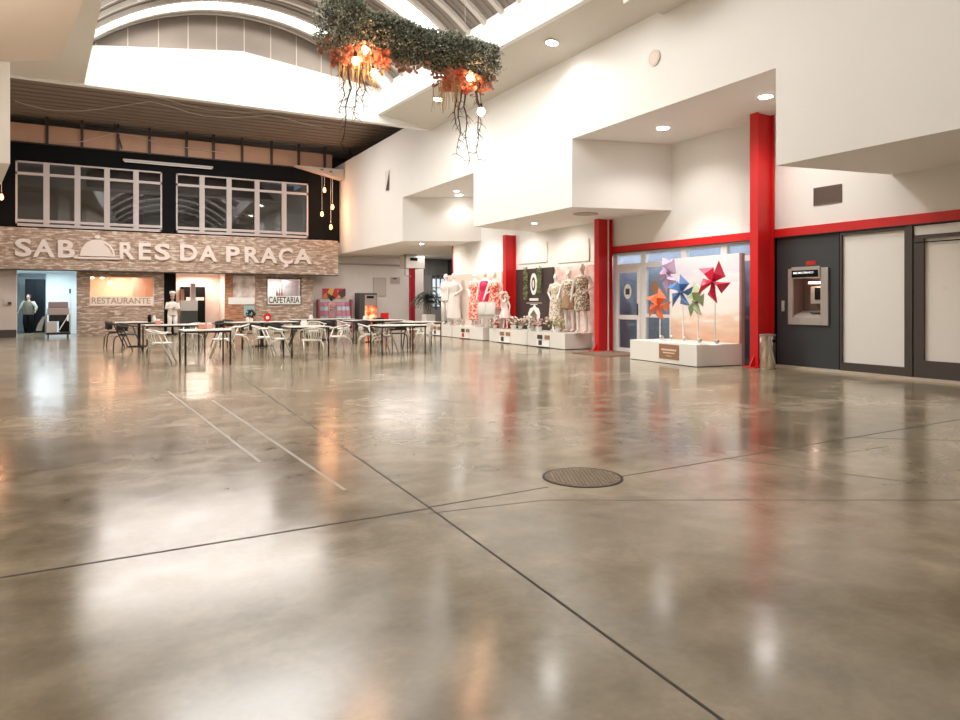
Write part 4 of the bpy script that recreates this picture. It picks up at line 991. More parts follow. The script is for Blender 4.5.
# batten light
p0 = onY(123, 160, YF-.1); p1 = onY(213, 167.5, YF-.1)
t = thing('batten_light', 'long unlit white tube fitting on the black wall above the windows', 'light', (p0.x, YF-.12, p0.z)); Lb = p1.x-p0.x
MB().box(0, Lb, -.04, .04, -.03, .05, .01).build('housing', M['pinkalu'], t); MB().tube([(.05, -.02, -.06), (Lb-.05, -.02, -.06)], .02, 8).build('tube', M['bright'], t)
MB().box(Lb*.2, Lb*.2+.03, 0.0, .12, -.02, .04).build('bracket', M['pinkalu'], t)
# cables over the roof
def cable(pts, label, r=.018):
    b_ = MB(); b_.tube(pts, r, 6); o = b_.build('cable', M['rope'], None, smooth=True); tag(o, label, 'cable')
def cz(L_): return [G(px, py, 8.44) for px, py in L_]
cable(cz([(15, 101), (30, 105.5), (45, 109), (60, 110.5), (80, 111), (100, 109), (120, 106), (150, 101.5), (170, 106), (188, 112), (205, 116), (225, 117.5), (245, 117), (270, 115), (285, 118), (305, 124), (322, 127)]), 'longest white cable sagging across the dark food court roof')
cable(cz([(110, 88), (140, 93), (165, 99), (185, 105), (210, 110), (245, 112), (280, 112), (310, 113.5), (345, 119), (380, 127)]), 'upper white cable hanging below the dark roof, nearer the white beam', .015)
cable([onY(px, py, YF-.09) for px, py in ((60, 143), (80, 142), (100, 137), (117, 133), (140, 137), (165, 146), (190, 148), (210, 151), (225, 153))], 'thin cable drooping across the orange-brown boards', .012)

# ------------------------------------------------------------------ pendant bulbs on the facade
def pendant(px, ptop, pbot, Yp, label, grp='cluster of amber bulb pendants on the right of the facade'):
    a_ = onY(px, ptop, Yp); b2 = onY(px, pbot, Yp)
    t = thing('pendant_lamp', label, 'lamp', (b2.x, Yp, b2.z), 0, grp)
    hh = a_.z-b2.z
    MB().tube([(0, 0, .16), (0, 0, hh)], .009, 6).build('cord', M['rope'], t)
    MB().lathe([(.03, .10), (.035, .13), (.03, .17)], 12).build('socket', M['darkmetal'], t)
    smooth_by_angle(MB().lathe([(.01, -.12), (.055, -.08), (.07, -.02), (.05, .06), (.03, .11)], 16).build('bulb', M['bulb'], t))
    MB().lathe([(.07, hh), (.07, hh+.03)], 12).build('ceiling_rose', M['darkmetal'], t)
    lamp('pendant_light', 'POINT', (b2.x, Yp-.18, b2.z), 14, (1, .5, .25), .05)
pendant(324.5, 170, 190, 31.2, 'amber pendant bulb hanging highest in the facade cluster')
pendant(322, 170, 214, 31.0, 'amber pendant bulb hanging left and low in the facade cluster')
pendant(332.5, 172, 207, 31.2, 'amber pendant bulb on the right, third lowest in the cluster')
pendant(330.8, 172, 227, 31.0, 'lowest amber pendant bulb in the facade cluster')
pendant(1.5, 101, 197, 30.9, 'amber pendant bulb glowing at the left picture edge', 'amber bulb at the left edge')

# ------------------------------------------------------------------ doorway stuff: dark door, person, cart, switch
q = onY(25, 300, 36.5); q2 = onY(44.5, 300, 36.5); zt_ = onY(34, 279, 36.5).z
t = thing('dark_cabinet', 'tall black cabinet at the end of the bright corridor', 'cabinet', (q.x, 36.5, 0))
MB().box(0, q2.x-q.x, 0, .5, 0.001, zt_, .01).build('body', mat('blue_black_paint', (.004, .007, .010), .6, spec=.2), t); MB().box((q2.x-q.x)/2-.01, (q2.x-q.x)/2+.01, -.012, 0, .1, zt_-.05).build('door_gap', M['black'], t)
q = onY(8.5, 302, YG); t = thing('light_switch', 'small pale switch box with dark knob on the rose wall', 'switch', (q.x, YG, q.z))
MB().box(-.14, .1, -.05, 0, -.12, .14, .01).build('box', M['pinkwall'], t); MB().box(-.02, .1, -.08, -.05, -.1, -.0).build('knob', M['darkplinth'], t)
# cleaner
gp = G(28.5, 333.2)
t = thing('person', 'person in grey tunic with pale sleeves and dark trousers walking in the doorway', 'person', (gp.x, gp.y, .01), R(-20))
kp = 1.66/1.75
figure(t, M['skin'], 1.66, dict(le=(-.34, .05, 1.18), lw=(-.42, -.02, .95), re=(.32, .03, 1.17), rw=(.36, -.16, 1.0), lk=(-.10, -.10, .50), la=(-.10, -.02, .08), rk=(.09, .0, .5), ra=(.10, .12, .1)), vox=.011)
garment(t, 'tunic', mat('olive_grey_cloth', (.15, .13, .09), .8), [(0, 0, 1.45, .115, .075), (0, 0, 1.40, .20, .125), (0, -.02, 1.28, .205, .16), (0, -.02, 1.1, .20, .165), (0, 0, .95, .215, .17), (0, 0, .84, .215, .165)], kp)
for s_, e_, w_ in ((-1, (-.34, .05, 1.18), (-.38, .0, 1.06)), (1, (.32, .03, 1.17), (.35, -.1, 1.06))):
    MB().tube([Vector((s_*.17, 0, 1.41))*kp, Vector(e_)*kp, Vector(w_)*kp], [.085, .062, .055], 12).build('sleeve', mat('pale_sage_sleeve', (.42, .42, .34), .8), t, smooth=True)
for s_, k1, a1 in ((-1, (-.10, -.10, .50), (-.10, -.02, .08)), (1, (.09, 0, .5), (.10, .12, .1))):
    MB().tube([Vector((s_*.09, 0, .93))*kp, Vector(k1)*kp, Vector(a1)*kp], [.125, .088, .07], 14).build('trouser_leg', M['black'], t, smooth=True)
    MB().tube([Vector(a1)*kp+Vector((0, .05, -.045)), Vector(a1)*kp+Vector((0, -.05, -.045)), Vector(a1)*kp+Vector((0, -.17, -.055))], [.045, .045, .022], 10, flat=.8).build('shoe', M['black'], t, smooth=True)
MB().ball((0, .02, 1.665*kp), .1, 16, (.86, .95, 1.0)).build('hair', mat('brown_hair', (.06, .03, .02), .7), t, smooth=True)
# cleaning cart
gc = G(57.5, 337.5)
t = thing('cleaning_cart', 'grey janitor cart with mop and bins in the doorway', 'cart', (gc.x, gc.y-.1, 0), R(5))
MB().box(-.38, .42, -.28, .35, .12, .20, .02).build('base', M['darkmetal'], t)
MB().box(-.36, -.02, -.28, .3, .2, .60, .02).build('bucket', M['pale_grey_plastic'], t)
MB().box(.06, .38, -.26, .3, .22, .62, .02).build('bin', M['black'], t)
MB().box(-.32, .38, -.24, .26, .86, 1.12, .03).build('tray', M['plastic_grey'], t)
MB().box(-.29, .35, -.1, .24, 1.12, 1.36, .03).build('lid', mat('mauve_lid', (.26, .19, .19), .5), t)
MB().box(-.27, .30, -.22, .22, .62, .86).build('compartment', M['darkmetal'], t)
for sx, sy in ((-.35, -.26), (.40, -.26), (-.35, .3), (.40, .3)):
    MB().tube([(sx, sy, .2), (sx, sy, .9)], .018, 8).build('frame_post', M['pale_grey_plastic'], t)
for sx, sy in ((-.3, -.22), (.34, -.22), (-.3, .28), (.34, .28)):
    MB().tube([(sx-.02, sy, .065), (sx+.02, sy, .065)], .064, 14).build('wheel', M['darkmetal'], t)
MB().tube([(.05, -.31, .3), (.46, -.25, 1.05)], .014, 8).build('mop_handle', M['bright'], t)
MB().tube([(.45, -.1, .3), (.41, -.1, 1.75)], .014, 8).build('broom_handle', M['bright'], t)
MB().tube([(.41, -.1, 1.68), (.41, -.1, 1.85)], .028, 8).build('broom_grip', M['darkmetal'], t)
b_ = MB()
for i in range(14): b_.tube([(-.40-.004*i, -.1+.02*i, .8), (-.48-.01*i, -.12+.025*i, .5), (-.52-.012*i, -.1+.02*i, .27)], [.01, .014, .012], 6)
b_.build('mop_head', mat('pale_mop', (.5, .52, .5), .9), t)

# restaurant window contents
def win_text(s_, x0, x1, z0, z1, m, par): o = text_mesh(s_, 'lettering', m, par, .012); fit_text(o, x0, x1, z0, z1, YG-.0, .01); return o
wn = MB().box(rw0, rw1, YG+.05, YG+.06, rz0, rz1).build('window_3', M['glass'], **STRUCT)
b_ = MB(); f_ = .035; b_.box(rw0-f_, rw1+f_, YG-.02, YG+.1, rz1, rz1+f_); b_.box(rw0-f_, rw1+f_, YG-.02, YG+.1, rz0-f_, rz0); b_.box(rw0-f_, rw0, YG-.02, YG+.1, rz0, rz1); b_.box(rw1, rw1+f_, YG-.02, YG+.1, rz0, rz1)
b_.build('window_frame', M['cafewall'], wn)
ht = rz1-rz0
MB().box(rw0, rw1, YG+.0, YG+.05, rz0, rz0+ht*.30).build('lettering_band', mat('pale_peach_film', (.88, .78, .68), .6), wn)
win_text('RESTAURANTE', rw0+.04, rw1-.10, rz0+.05, rz0+ht*.27, mat('tan_letters', (.50, .34, .26), .6), wn)
MB().box(onY(133, 290, 33).x, onY(144, 290, 33).x, 33.0, 33.1, .9, 2.5).build('restaurant_pillar', mat('rose_pillar', (.62, .42, .36), .7), None, label='rose pillar inside the restaurant window', category='pillar')
for i, (px, py) in enumerate(((92, 277), (102, 277), (110, 283))):
    q = onY(px, py, 32.3); t = thing('ceiling_bulb', ['leftmost', 'middle', 'rightmost and lowest'][i]+' glowing lamp inside the restaurant window', 'lamp', (q.x, 32.3, min(q.z, 2.45)))
    MB().ball((0, 0, 0), .07, 12).build('bulb', M['bulbbig'], t, smooth=True); MB().tube([(0, 0, .06), (0, 0, 2.62-min(q.z, 2.45))], .008, 6).build('cord', M['darkmetal'], t)
wn = MB().box(cw0, cw1, YG+.05, YG+.06, cz0, cz1).build('window_4', M['glass'], **STRUCT)
b_ = MB(); b_.box(cw0-f_, cw1+f_, YG-.02, YG+.1, cz1, cz1+f_); b_.box(cw0-f_, cw1+f_, YG-.02, YG+.1, cz0-f_, cz0); b_.box(cw0-f_, cw0, YG-.02, YG+.1, cz0, cz1); b_.box(cw1, cw1+f_, YG-.02, YG+.1, cz0, cz1)
b_.build('window_frame', M['darkplinth'], wn)
ht = cz1-cz0
MB().box(cw0, cw1, YG+.0, YG+.05, cz0, cz0+ht*.33).build('lettering_band', M['bright'], wn)
win_text('CAFETARIA', cw0+.05, cw1-.05, cz0+.05, cz0+ht*.30, M['anthracite'], wn)
MB().box(onY(283, 290, 32.8).x, onY(299, 290, 32.8).x, 32.8, 33.0, 1.3, 2.35).build('menu_board', mat('grey_board', (.28, .25, .26), .6), None, label='grey board inside the cafeteria window', category='board')
for i in range(3):
    x = onY(277+i*2.4, 290, 32.5).x; t = thing('bottle', ['left', 'middle', 'right'][i]+' red brown bottle inside the cafeteria window', 'bottle', (x, 32.5, 1.45), 0, 'bottles in the cafeteria window')
    MB().lathe([(.045, 0), (.045, .3), (.018, .4), (.018, .5)], 12).build('glass_body', mat('red_brown_glass', (.3, .12, .09), .3), t)
MB().box(cw0+.1, cw1-.1, 32.3, 32.9, 0.001, 1.45).build('bar_counter', M['wood'], None, label='counter behind the cafeteria window', category='counter')
# cafe opening: fridge, menu stand, chef
XA = lambda p_, Y_=32.4: onY(p_, 300, Y_).x
t = thing('fridge', 'tall black drinks fridge inside the cafe opening', 'fridge', (XA(181, 33.1), 33.0, 0)); fw_ = XA(205, 33.1)-XA(181, 33.1)
MB().box(0, fw_, 0, .7, 0.001, 2.02, .02).build('body', M['black'], t); MB().box(fw_*.2, fw_*.95, -.01, 0, 1.42, 1.56).build('label_panel', mat('grey_label', (.6, .58, .55), .5), t)
MB().tube([(.06, -.03, .8), (.06, -.03, 1.4)], .012, 8).build('handle', M['steel'], t)
t = thing('oven_stack', 'stainless and white counter oven before the black fridge', 'oven', (XA(180.5, 32.2), 31.95, 0)); fw_ = XA(197, 32.2)-XA(180.5, 32.2)
MB().box(0, fw_, 0, .6, 0.001, .98).build('base', mat('dark_olive_panel', (.05, .055, .05), .3), t); MB().box(0, fw_, -.02, .6, .98, 1.42, .01).build('upper_box', M['pale_grey_plastic'], t)
MB().box(fw_*.6, fw_*.9, .1, .4, 1.42, 2.15).build('flue', mat('grey_pink_flue', (.55, .45, .43), .5), t)
MB().box(fw_*.02, fw_*.2, .1, .3, 1.42, 1.9).build('canister', mat('orange_brown_box', (.5, .22, .13), .5), t)
gq = onY(172.5, 320, 31.05)
t = thing('chef_statue', 'life-size chef figure in white with tall hat and folded arms', 'statue', (gq.x, 31.05, .01), R(8))
kc = 1.62/1.75
figure(t, M['skin'], 1.62, dict(le=(-.27, .0, 1.17), lw=(-.02, -.19, 1.20), re=(.27, .0, 1.17), rw=(.03, -.17, 1.14), lk=(-.12, -.01, .5), la=(-.15, .02, .08), rk=(.12, -.01, .5), ra=(.15, .02, .08)), fem=False, vox=.011)
garment(t, 'jacket', M['whitecloth'], [(0, 0, 1.46, .10, .07), (0, 0, 1.41, .19, .12), (0, -.02, 1.3, .205, .15), (0, -.01, 1.1, .17, .135), (0, 0, .95, .195, .15), (0, 0, .86, .20, .15)], kc)
for s_, w_ in ((-1, (-.04, -.19, 1.20)), (1, (.05, -.17, 1.14))): MB().tube([Vector((s_*.19, 0, 1.41))*kc, Vector((s_*.27, 0, 1.17))*kc, Vector(w_)*kc], [.07, .058, .045], 12).build('sleeve', M['whitecloth'], t, smooth=True)
for s_ in (-1, 1):
    MB().tube([Vector((s_*.09, 0, .92))*kc, Vector((s_*.12, -.01, .5))*kc, Vector((s_*.15, .02, .09))*kc], [.11, .08, .075], 14).build('trouser_leg', M['whitecloth'], t, smooth=True)
    MB().tube([Vector((s_*.15, .06, .04))*kc, Vector((s_*.15, -.05, .04))*kc, Vector((s_*.15, -.15, .03))*kc], [.042, .042, .022], 10, flat=.8).build('shoe', M['black'], t, smooth=True)
MB().lathe([(.088, 1.71*kc), (.088, 1.79*kc), (.12, 1.83*kc), (.125, 1.88*kc), (.09, 1.92*kc), (.02, 1.93*kc)], 18).build('chef_hat', M['whitecloth'], t, smooth=True)
MB().loft([(0, 0, 1.40*kc, .08, .08), (0, 0, 1.47*kc, .07, .065)], 16).build('neckerchief', M['red'], t, smooth=True)
# mural panel between opening and pillar
t = thing('cafe_mural', 'brick patterned mural with a framed pale picture beside the cafeteria window', 'mural', (ox1, YG, 0)); mw = mx1-ox1
MB().box(0, mw, 0, .15, 0, 2.62).build('panel', M['brickred'], t)
MB().box(mw*.25, mw*.97, -.02, 0, 1.35, 2.5).build('picture', ramp_mat('street_photo', [(.3, (.25, .22, .22)), (.45, (.62, .50, .45)), (.6, (.82, .74, .70))], 2.2, detail=5), t)
MB().box(mw*.1, mw*.95, -.03, -.02, 1.25, 1.55).build('pale_band', M['bright'], t); MB().box(mw*.6, mw*.95, -.03, -.0, .75, 1.2).build('teal_sign', mat('teal_print', (.35, .55, .55), .6, var=.2), t)

# ------------------------------------------------------------------ right end of the back wall
YK = YG+.6
def bx(px, Y_=YK): return onY(px, 300, Y_).x
def bz(px, py, Y_=YK): return onY(px, py, Y_).z
t = thing('wall_notice', 'large grey notice board on the pale back wall', 'notice', (bx(379.5), YK, bz(379.5, 287))); MB().box(-(bx(386)-bx(373))/2, (bx(386)-bx(373))/2, -.03, 0, -.45, .45).build('board', mat('grey_board_b', (.40, .37, .33), .6), t)
MB().box(-(bx(386)-bx(373))/2+.04, (bx(386)-bx(373))/2-.04, -.035, -.03, -.41, .41).build('sheet', mat('pale_sheet', (.47, .43, .38), .6), t)
t = thing('wall_notice', 'small landscape paper notice beside the dark red post', 'notice', (bx(395), YK, bz(395, 280.5))); MB().box(-.25, .25, -.02, 0, -.16, .16).build('board', mat('grey_board_c', (.42, .38, .34), .6), t)
MB().box(-.12, .08, -.025, -.02, .06, .12).build('print', M['darkplinth'], t)
# poster above stand
MB().box(bx(323, YK-.1), bx(346, YK-.1), YK-.04, YK, bz(334, 298.5), bz(334, 288.5)).build('wall_poster', ramp_mat('orange_red_poster', [(.3, (.60, .04, .05)), (.45, (.70, .25, .06)), (.55, (.10, .05, .06)), (.7, (.75, .5, .15))], 3.5, 'VORONOI', interp='CONSTANT'), None, label='orange and red poster above the magazine rack', category='poster')
# magazine rack
Yr = YK-.55; x0, x1 = bx(319.5, Yr), bx(352.5, Yr); zt_ = bz(335, 299.5, Yr)
t = thing('magazine_rack', 'wide rack with pink and blue shelves against the back wall', 'rack', ((x0+x1)/2, Yr, 0)); hw = (x1-x0)/2
for s_ in (-1, 1): MB().box(s_*hw-.03, s_*hw+.03, 0, .45, 0.001, zt_).build('side_panel', mat('red_grey_side', (.35, .12, .12), .5), t)
MB().box(-hw, hw, .40, .44, .1, zt_).build('back_panel', mat('pale_blue_back', (.50, .56, .60), .6), t)
for i in range(5):
    z = .25+i*(zt_-.35)/5; MB().box(-hw+.03, hw-.03, .02+.07*i, .42, z, z+.03).build('shelf', mat('rose_shelf', (.55, .18, .24), .5), t)
    b_ = MB()
    for j in range(7): xx = -hw+.08+j*(2*hw-.1)/7; b_.box(xx, xx+(2*hw)/7-.05, .03+.07*i, .05+.07*i, z+.03, z+.22)
    b_.build('magazine_row', mat('pale_blue_covers' if i % 2 else 'rose_covers', (.50, .62, .70) if i % 2 else (.62, .24, .32), .5, var=.25, vscale=5), t)
# girl figure
gq = G(331.5, 330.0); Yq = Yr-.45
t = thing('person', 'person with dark curly hair in a mauve dress at the magazine rack', 'person', (bx(332.5, Yq), Yq, .01), R(15))
kg = 1.58/1.75
figure(t, M['skin'], 1.58, dict(le=(-.24, .0, 1.17), lw=(-.12, -.15, 1.14), re=(.24, .02, 1.16), rw=(.24, -.03, .92)), vox=.011)
dress(t, mat('mauve_dress', (.36, .20, .22), .8), kg, .45, .2)
MB().ball((0, .03, 1.67*kg), .125, 16, (1, 1, 1)).build('hair', M['hair'], t, smooth=True)
for s_ in (-1, 1): MB().tube([Vector((s_*.11, .06, .035))*kg, Vector((s_*.11, -.14, .03))*kg], [.04, .024], 10).build('shoe', M['black'], t, smooth=True)
# vending machine
Yv = YK-.75; x0, x1 = bx(359.5, Yv), bx(377, Yv); zt_ = bz(368, 293, Yv)
t = thing('vending_machine', 'dark vending machine with glowing red coffee picture', 'vending machine', (x0, Yv, 0)); ww = x1-x0
MB().box(0, ww, 0, .7, 0.001, zt_, .01).build('body', mat('dark_grey_case', (.06, .055, .05), .4), t)
MB().box(ww*.3, ww*.97, -.02, 0, .3, zt_*.66).build('lit_picture', ramp_mat('glowing_coffee', [(.35, (.55, .02, .01)), (.5, (.95, .18, .05)), (.62, (1, .60, .35))], 4, detail=2, emit=.7), t)
MB().box(ww*.3, ww*.97, -.02, 0, zt_*.66, zt_*.95).build('control_panel', mat('bronze_panel', (.3, .24, .21), .4), t)
MB().box(ww*.4, ww*.8, -.025, -.02, zt_*.86, zt_*.92).build('display', M['black'], t)
# red toy chair
Ya = YK-1.3
t = thing('plastic_chair', 'small red plastic chair back beside the vending machine', 'chair', (bx(386, Ya), Ya, 0))
MB().box(-.2, .2, -.2, .2, .42, .46, .02).build('seat', M['red'], t); MB().box(-.2, .2, .17, .21, .5, .84, .015).build('backrest', M['red'], t)
for sx in (-1, 1):
    for sy in (-1, 1): MB().tube([(sx*.2, sy*.2, 0.001), (sx*.17, sy*.18, .44)], .014, 8).build('leg', M['steel'], t)
    MB().tube([(sx*.16, .19, .44), (sx*.16, .19, .54)], .012, 8).build('back_post', M['steel'], t)
# box on post and shutter
t = thing('duct_box', 'grey box and conduit on top of the dark red post', 'box', (cc.x, 30.8, 2.95))
MB().box(-.35, .6, -.15, .7, .0, .62, .02).build('casing', M['greywall'], t); MB().box(-.16, .22, -.16, -.15, .36, .50).build('slot', M['black'], t)
MB().tube([(-.4, -.1, .65), (-.4, -.1, -.35), (-.1, -.1, -.4)], .03, 8).build('conduit', mat('grey_conduit', (.2, .18, .17), .5), t)
Ysh = 33.4
b_ = MB(); xa_, xb_ = bx(416, Ysh), bx(470, Ysh)
n_ = 26
for i in range(n_): u = xa_+(xb_-xa_)*i/n_; b_.box(u, u+(xb_-xa_)/n_, Ysh+(.03 if i % 2 else 0), Ysh+.1, 2.75, 4.6)
b_.build('wall_shutter', M['shutter'], **STRUCT)
# glass end wall: frame and bright daylight pane
b_ = MB()
b_.box(xa_, bx(432, Ysh), Ysh+.02, Ysh+.1, 0, 2.75); b_.box(bx(449, Ysh), xb_+1, Ysh+.02, Ysh+.1, 0, 2.75)
b_.box(bx(432, Ysh), bx(449, Ysh), Ysh+.02, Ysh+.1, 0, 1.1)
b_.build('wall_back_far', mat('grey_lower_wall', (.36, .34, .32), .7), **STRUCT)
w5 = MB().box(bx(432, Ysh), bx(449, Ysh), Ysh+.05, Ysh+.06, 1.1, 2.6).build('window_5', mat('daylit_frosted_pane', (.7, .75, .78), .3, emit=(.75, .85, .95), estr=.7), **STRUCT)
b_ = MB()
for i in range(5): u = bx(432, Ysh)+i*(bx(449, Ysh)-bx(432, Ysh))/4; b_.box(u-.03, u+.03, Ysh-.01, Ysh+.1, 1.1, 2.7)
for z in (1.1, 1.6, 2.1, 2.6): b_.box(bx(432, Ysh), bx(449, Ysh), Ysh-.01, Ysh+.1, z-.025, z+.025)
b_.build('window_frame', M['shutter'], w5)
MB().box(13.3, 16.3, 24.8, 24.9, 0, 5.2).build('wall_right_far', M['greywall'], **STRUCT)
# potted palm
gp = onY(428.5, 300, 29.6)
t = thing('potted_palm', 'dark green potted palm in a white square planter beyond the tables', 'plant', (gp.x, 29.6, 0))
MB().box(-.24, .24, -.24, .24, 0.001, .78, .02).build('planter', M['plinth'], t)
b_ = MB(); rnd = random.Random(9)
for i in range(7): b_.tube([(rnd.uniform(-.12, .12), rnd.uniform(-.12, .12), .74), (rnd.uniform(-.15, .15), rnd.uniform(-.15, .15), 1.15), (rnd.uniform(-.25, .25), rnd.uniform(-.2, .2), 1.6)], [.022, .018, .012], 7)
b_.build('stem', mat('grey_brown_stem', (.16, .14, .10), .8), t)
b_ = MB()
for i in range(30):
    a_ = rnd.random()*2*PI; L_ = rnd.uniform(.5, .85); h0 = rnd.uniform(1.35, 1.75); rise = rnd.uniform(.1, .55)
    P_ = [Vector((math.cos(a_)*L_*u, math.sin(a_)*L_*u, h0+rise*4*u*(1-u)*.7-u*u*.35)) for u in [j/7 for j in range(8)]]
    b_.tube(P_, .006, 5)
    sd = Vector((-math.sin(a_), math.cos(a_), 0))
    for j in range(1, 8):
        for s_ in (-1, 1):
            for f2 in (0, .5):
                c_ = P_[j-1].lerp(P_[j], f2); e_ = c_+sd*s_*.20*(1-j/10)+Vector((math.cos(a_)*.1, math.sin(a_)*.1, -.09)); wv_ = Vector((math.cos(a_), math.sin(a_), 0))*.018
                b_.quad(c_-wv_, c_+wv_, e_+wv_*.3, e_-wv_*.3)
b_.build('fronds', mat('dark_palm_green', (.018, .035, .022), .5, var=.3, vscale=8), t)

# ------------------------------------------------------------------ tables and chairs
def make_chair(nm, m, mseat, label, loc, rz, grp, dark=False):
    """front faces -Y"""
    t = thing(nm, label, 'chair', loc, rz, grp)
    smooth_by_angle(MB().lathe([(.02, .432), (.19, .432), (.225, .440), (.225, .460), (.20, .472), (.02, .466)], 24).build('seat', mseat, t))
    for s_ in (-1, 1):
        MB().tube([(s_*.22, .29, 0), (s_*.225, .27, .30), (s_*.22, .22, .39), (s_*.20, .12, .43), (s_*.18, -.02, .435)], .016, 8).build('leg', m, t, smooth=True)
        MB().tube([(s_*.25, -.27, 0), (s_*.258, -.12, .36), (s_*.268, .01, .665)], .017, 8).build('leg', m, t, smooth=True)
    arc_ = [(-.262, -.16, .66), (-.268, -.02, .668)]+[(.27*math.cos(a_), .05+.24*math.sin(a_), .67+.07*math.sin(a_)) for a_ in [PI-PI*i/12 for i in range(13)]]+[(.268, -.02, .668), (.262, -.16, .66)]
    MB().tube(arc_, .022, 8, flat=.8).build('arm_rail', m, t, smooth=True)
    # curved backrest: slatted band
    b_ = MB(); n = 14
    if dark:
        rows_ = [(.50, .72, .006)]
    else: rows_ = [(.60, .615, .005), (.66, .675, .005)]
    for z0_, z1_, th in rows_:
        prev = None
        for i in range(n+1):
            a_ = R(22)+R(136)*i/n; x_, y_ = .265*math.cos(a_), .05+.235*math.sin(a_); zz = .05*math.sin(a_)
            nrm = Vector((math.cos(a_), math.sin(a_), 0))*th
            r4 = [b_.bm.verts.new(Vector((x_, y_, z0_+zz))-nrm), b_.bm.verts.new(Vector((x_, y_, z0_+zz))+nrm), b_.bm.verts.new(Vector((x_, y_, z1_+zz))+nrm), b_.bm.verts.new(Vector((x_, y_, z1_+zz))-nrm)]
            if prev:
                for q_ in range(4): b_.bm.faces.new((prev[q_], prev[(q_+1) % 4], r4[(q_+1) % 4], r4[q_]))
            else: b_.bm.faces.new(r4)
            prev = r4
        b_.bm.faces.new(prev[::-1])
    if not dark:
        for i in range(9):
            a_ = R(35)+R(110)*i/8; x_, y_ = .262*math.cos(a_), .05+.232*math.sin(a_)
            b_.tube([(x_*.72, y_*.72, .462), (x_, y_, .56), (x_, y_, .70)], .009, 6)
    b_.build('backrest', m, t, smooth=True)
    return t
def make_table(nm, label, loc, rz, L_, W_, legs=True):
    t = thing(nm, label, 'table', loc, rz, 'food court tables')
    MB().box(-L_/2, L_/2, -W_/2, W_/2, .725, .75, .010).build('tabletop', M['tabletop'], t)
    MB().box(-L_/2+.03, L_/2-.03, -W_/2+.03, W_/2-.03, .69, .725).build('apron', M['darkmetal'], t)
    if legs:
        for sx in (-1, 1):
            for sy in (-1, 1): MB().tube([(sx*(L_/2-.05), sy*(W_/2-.05), 0), (sx*(L_/2-.05), sy*(W_/2-.05), .70)], .019, 8).build('leg', M['darkmetal'], t)
    else:
        MB().box(-.04, .04, -.04, .04, .03, .7).build('column', M['darkmetal'], t); b_ = MB(); b_.box(-.3, .3, -.03, .03, 0, .035); b_.box(-.03, .03, -.3, .3, 0, .035); b_.build('foot', M['darkmetal'], t)
    return t
# (pixel centre, pixel y of floor under centre, length, width, turn, label, legs)
def tpos(px, py_top): return G(px, py_top, .75)
T = [(139, 321.8, 1.3, .8, 0, 'small table with black pedestal at the left end, next to the dark chairs', False),
     (174, 324.3, 1.5, .9, 4, 'pale table just behind the front left table', True),
     (205, 329.3, 1.0, .85, 3, 'front left pale table on thin black legs', True),
     (262, 321.6, 2.0, .9, 8, 'long pale table behind the middle chairs, below the mural', False),
     (306, 326, 1.0, .85, 2, 'front middle pale table with a white chair drawn up before it', True),
     (322, 318.8, 2.2, .8, 4, 'farthest long table, in front of the cafeteria window', False),
     (374, 319.8, 1.9, .9, 4, 'pale table in front of the vending machine', False),
     (398, 324.8, 1.3, .85, 2, 'front right pale table on black legs near the palm', True),
     (421, 321.6, 1.1, .8, 0, 'dark edged table at the far right of the group', True)]
TB = []
for px, py, L_, W_, rz, lb, lg in T:
    g_ = tpos(px, py); TB.append(make_table('cafe_table', lb, (g_.x, g_.y, 0), R(rz), L_, W_, lg)); TB[-1]['px'] = px
GW = 'pale metal armchairs around the tables'; GD = 'dark resin armchairs around the tables'
def gp_(px, py): g_ = G(px, py); return (g_.x, g_.y, 0)
protoW = make_chair('armchair', M['chairwhite'], M['chairwhite'], 'pale metal armchair at the left end of the front left table', gp_(161, 364), R(75), GW)
for px, py, rz, lb in ((190, 349, -60, 'pale metal armchair standing behind the front left table'), (222, 358, -95, 'pale metal armchair at the right end of the front left table'),
                       (264, 355, 70, 'pale metal armchair left of the front middle table, half hidden by another'), (281, 357.5, 80, 'pale metal armchair touching the left side of the front middle table'),
                       (311, 359.5, 178, 'pale metal armchair with its back to the viewer at the front middle table'), (338, 354, -80, 'pale metal armchair at the right side of the front middle table'),
                       (316, 345, 10, 'pale metal armchair on the far side of the front middle table'), (346, 343, 75, 'pale metal armchair before the magazine rack table'), (369, 351, 75, 'pale metal armchair left of the front right table'), (385, 353, 95, 'pale metal armchair tucked close to the left of the front right table'),
                       (423, 349.5, -95, 'pale metal armchair at the right end of the front right table'), (412, 343.5, 20, 'pale metal armchair on the far side of the front right table'), (238, 351.5, -100, 'pale metal armchair right of the front left table, farther back')):
    dup(protoW, gp_(px, py), R(rz), lb, GW)
protoD = make_chair('armchair', M['chairdark'], M['chairdark'], 'dark armchair nearest the viewer at the left end of the tables', gp_(128, 350.5), R(60), GD, True)
for px, py, rz, lb in ((116, 347, 80, 'dark armchair leftmost of all, facing the pedestal table'), (215, 345.5, -70, 'dark armchair just left of the mural table, farther row'), (251, 349, 165, 'dark armchair pushed to the near side of the long mural table'),
                       (232, 342, 120, 'dark armchair at the left end of the long mural table'), (273, 348.5, 175, 'dark armchair with its back to the viewer at the long mural table'), (298, 345.5, -100, 'dark armchair at the right end of the long mural table'), (300, 338, -150, 'dark armchair at the cafeteria window table, left side'),
                       (328, 342.3, 160, 'dark armchair at the cafeteria window table, right side'), (362, 344, 170, 'dark armchair before the vending machine table'), (397, 349, 175, 'dark armchair with closed back at the front right table'), (377, 338, -170, 'dark armchair on the far side of the vending machine table')):
    dup(protoD, gp_(px, py), R(rz), lb, GD)
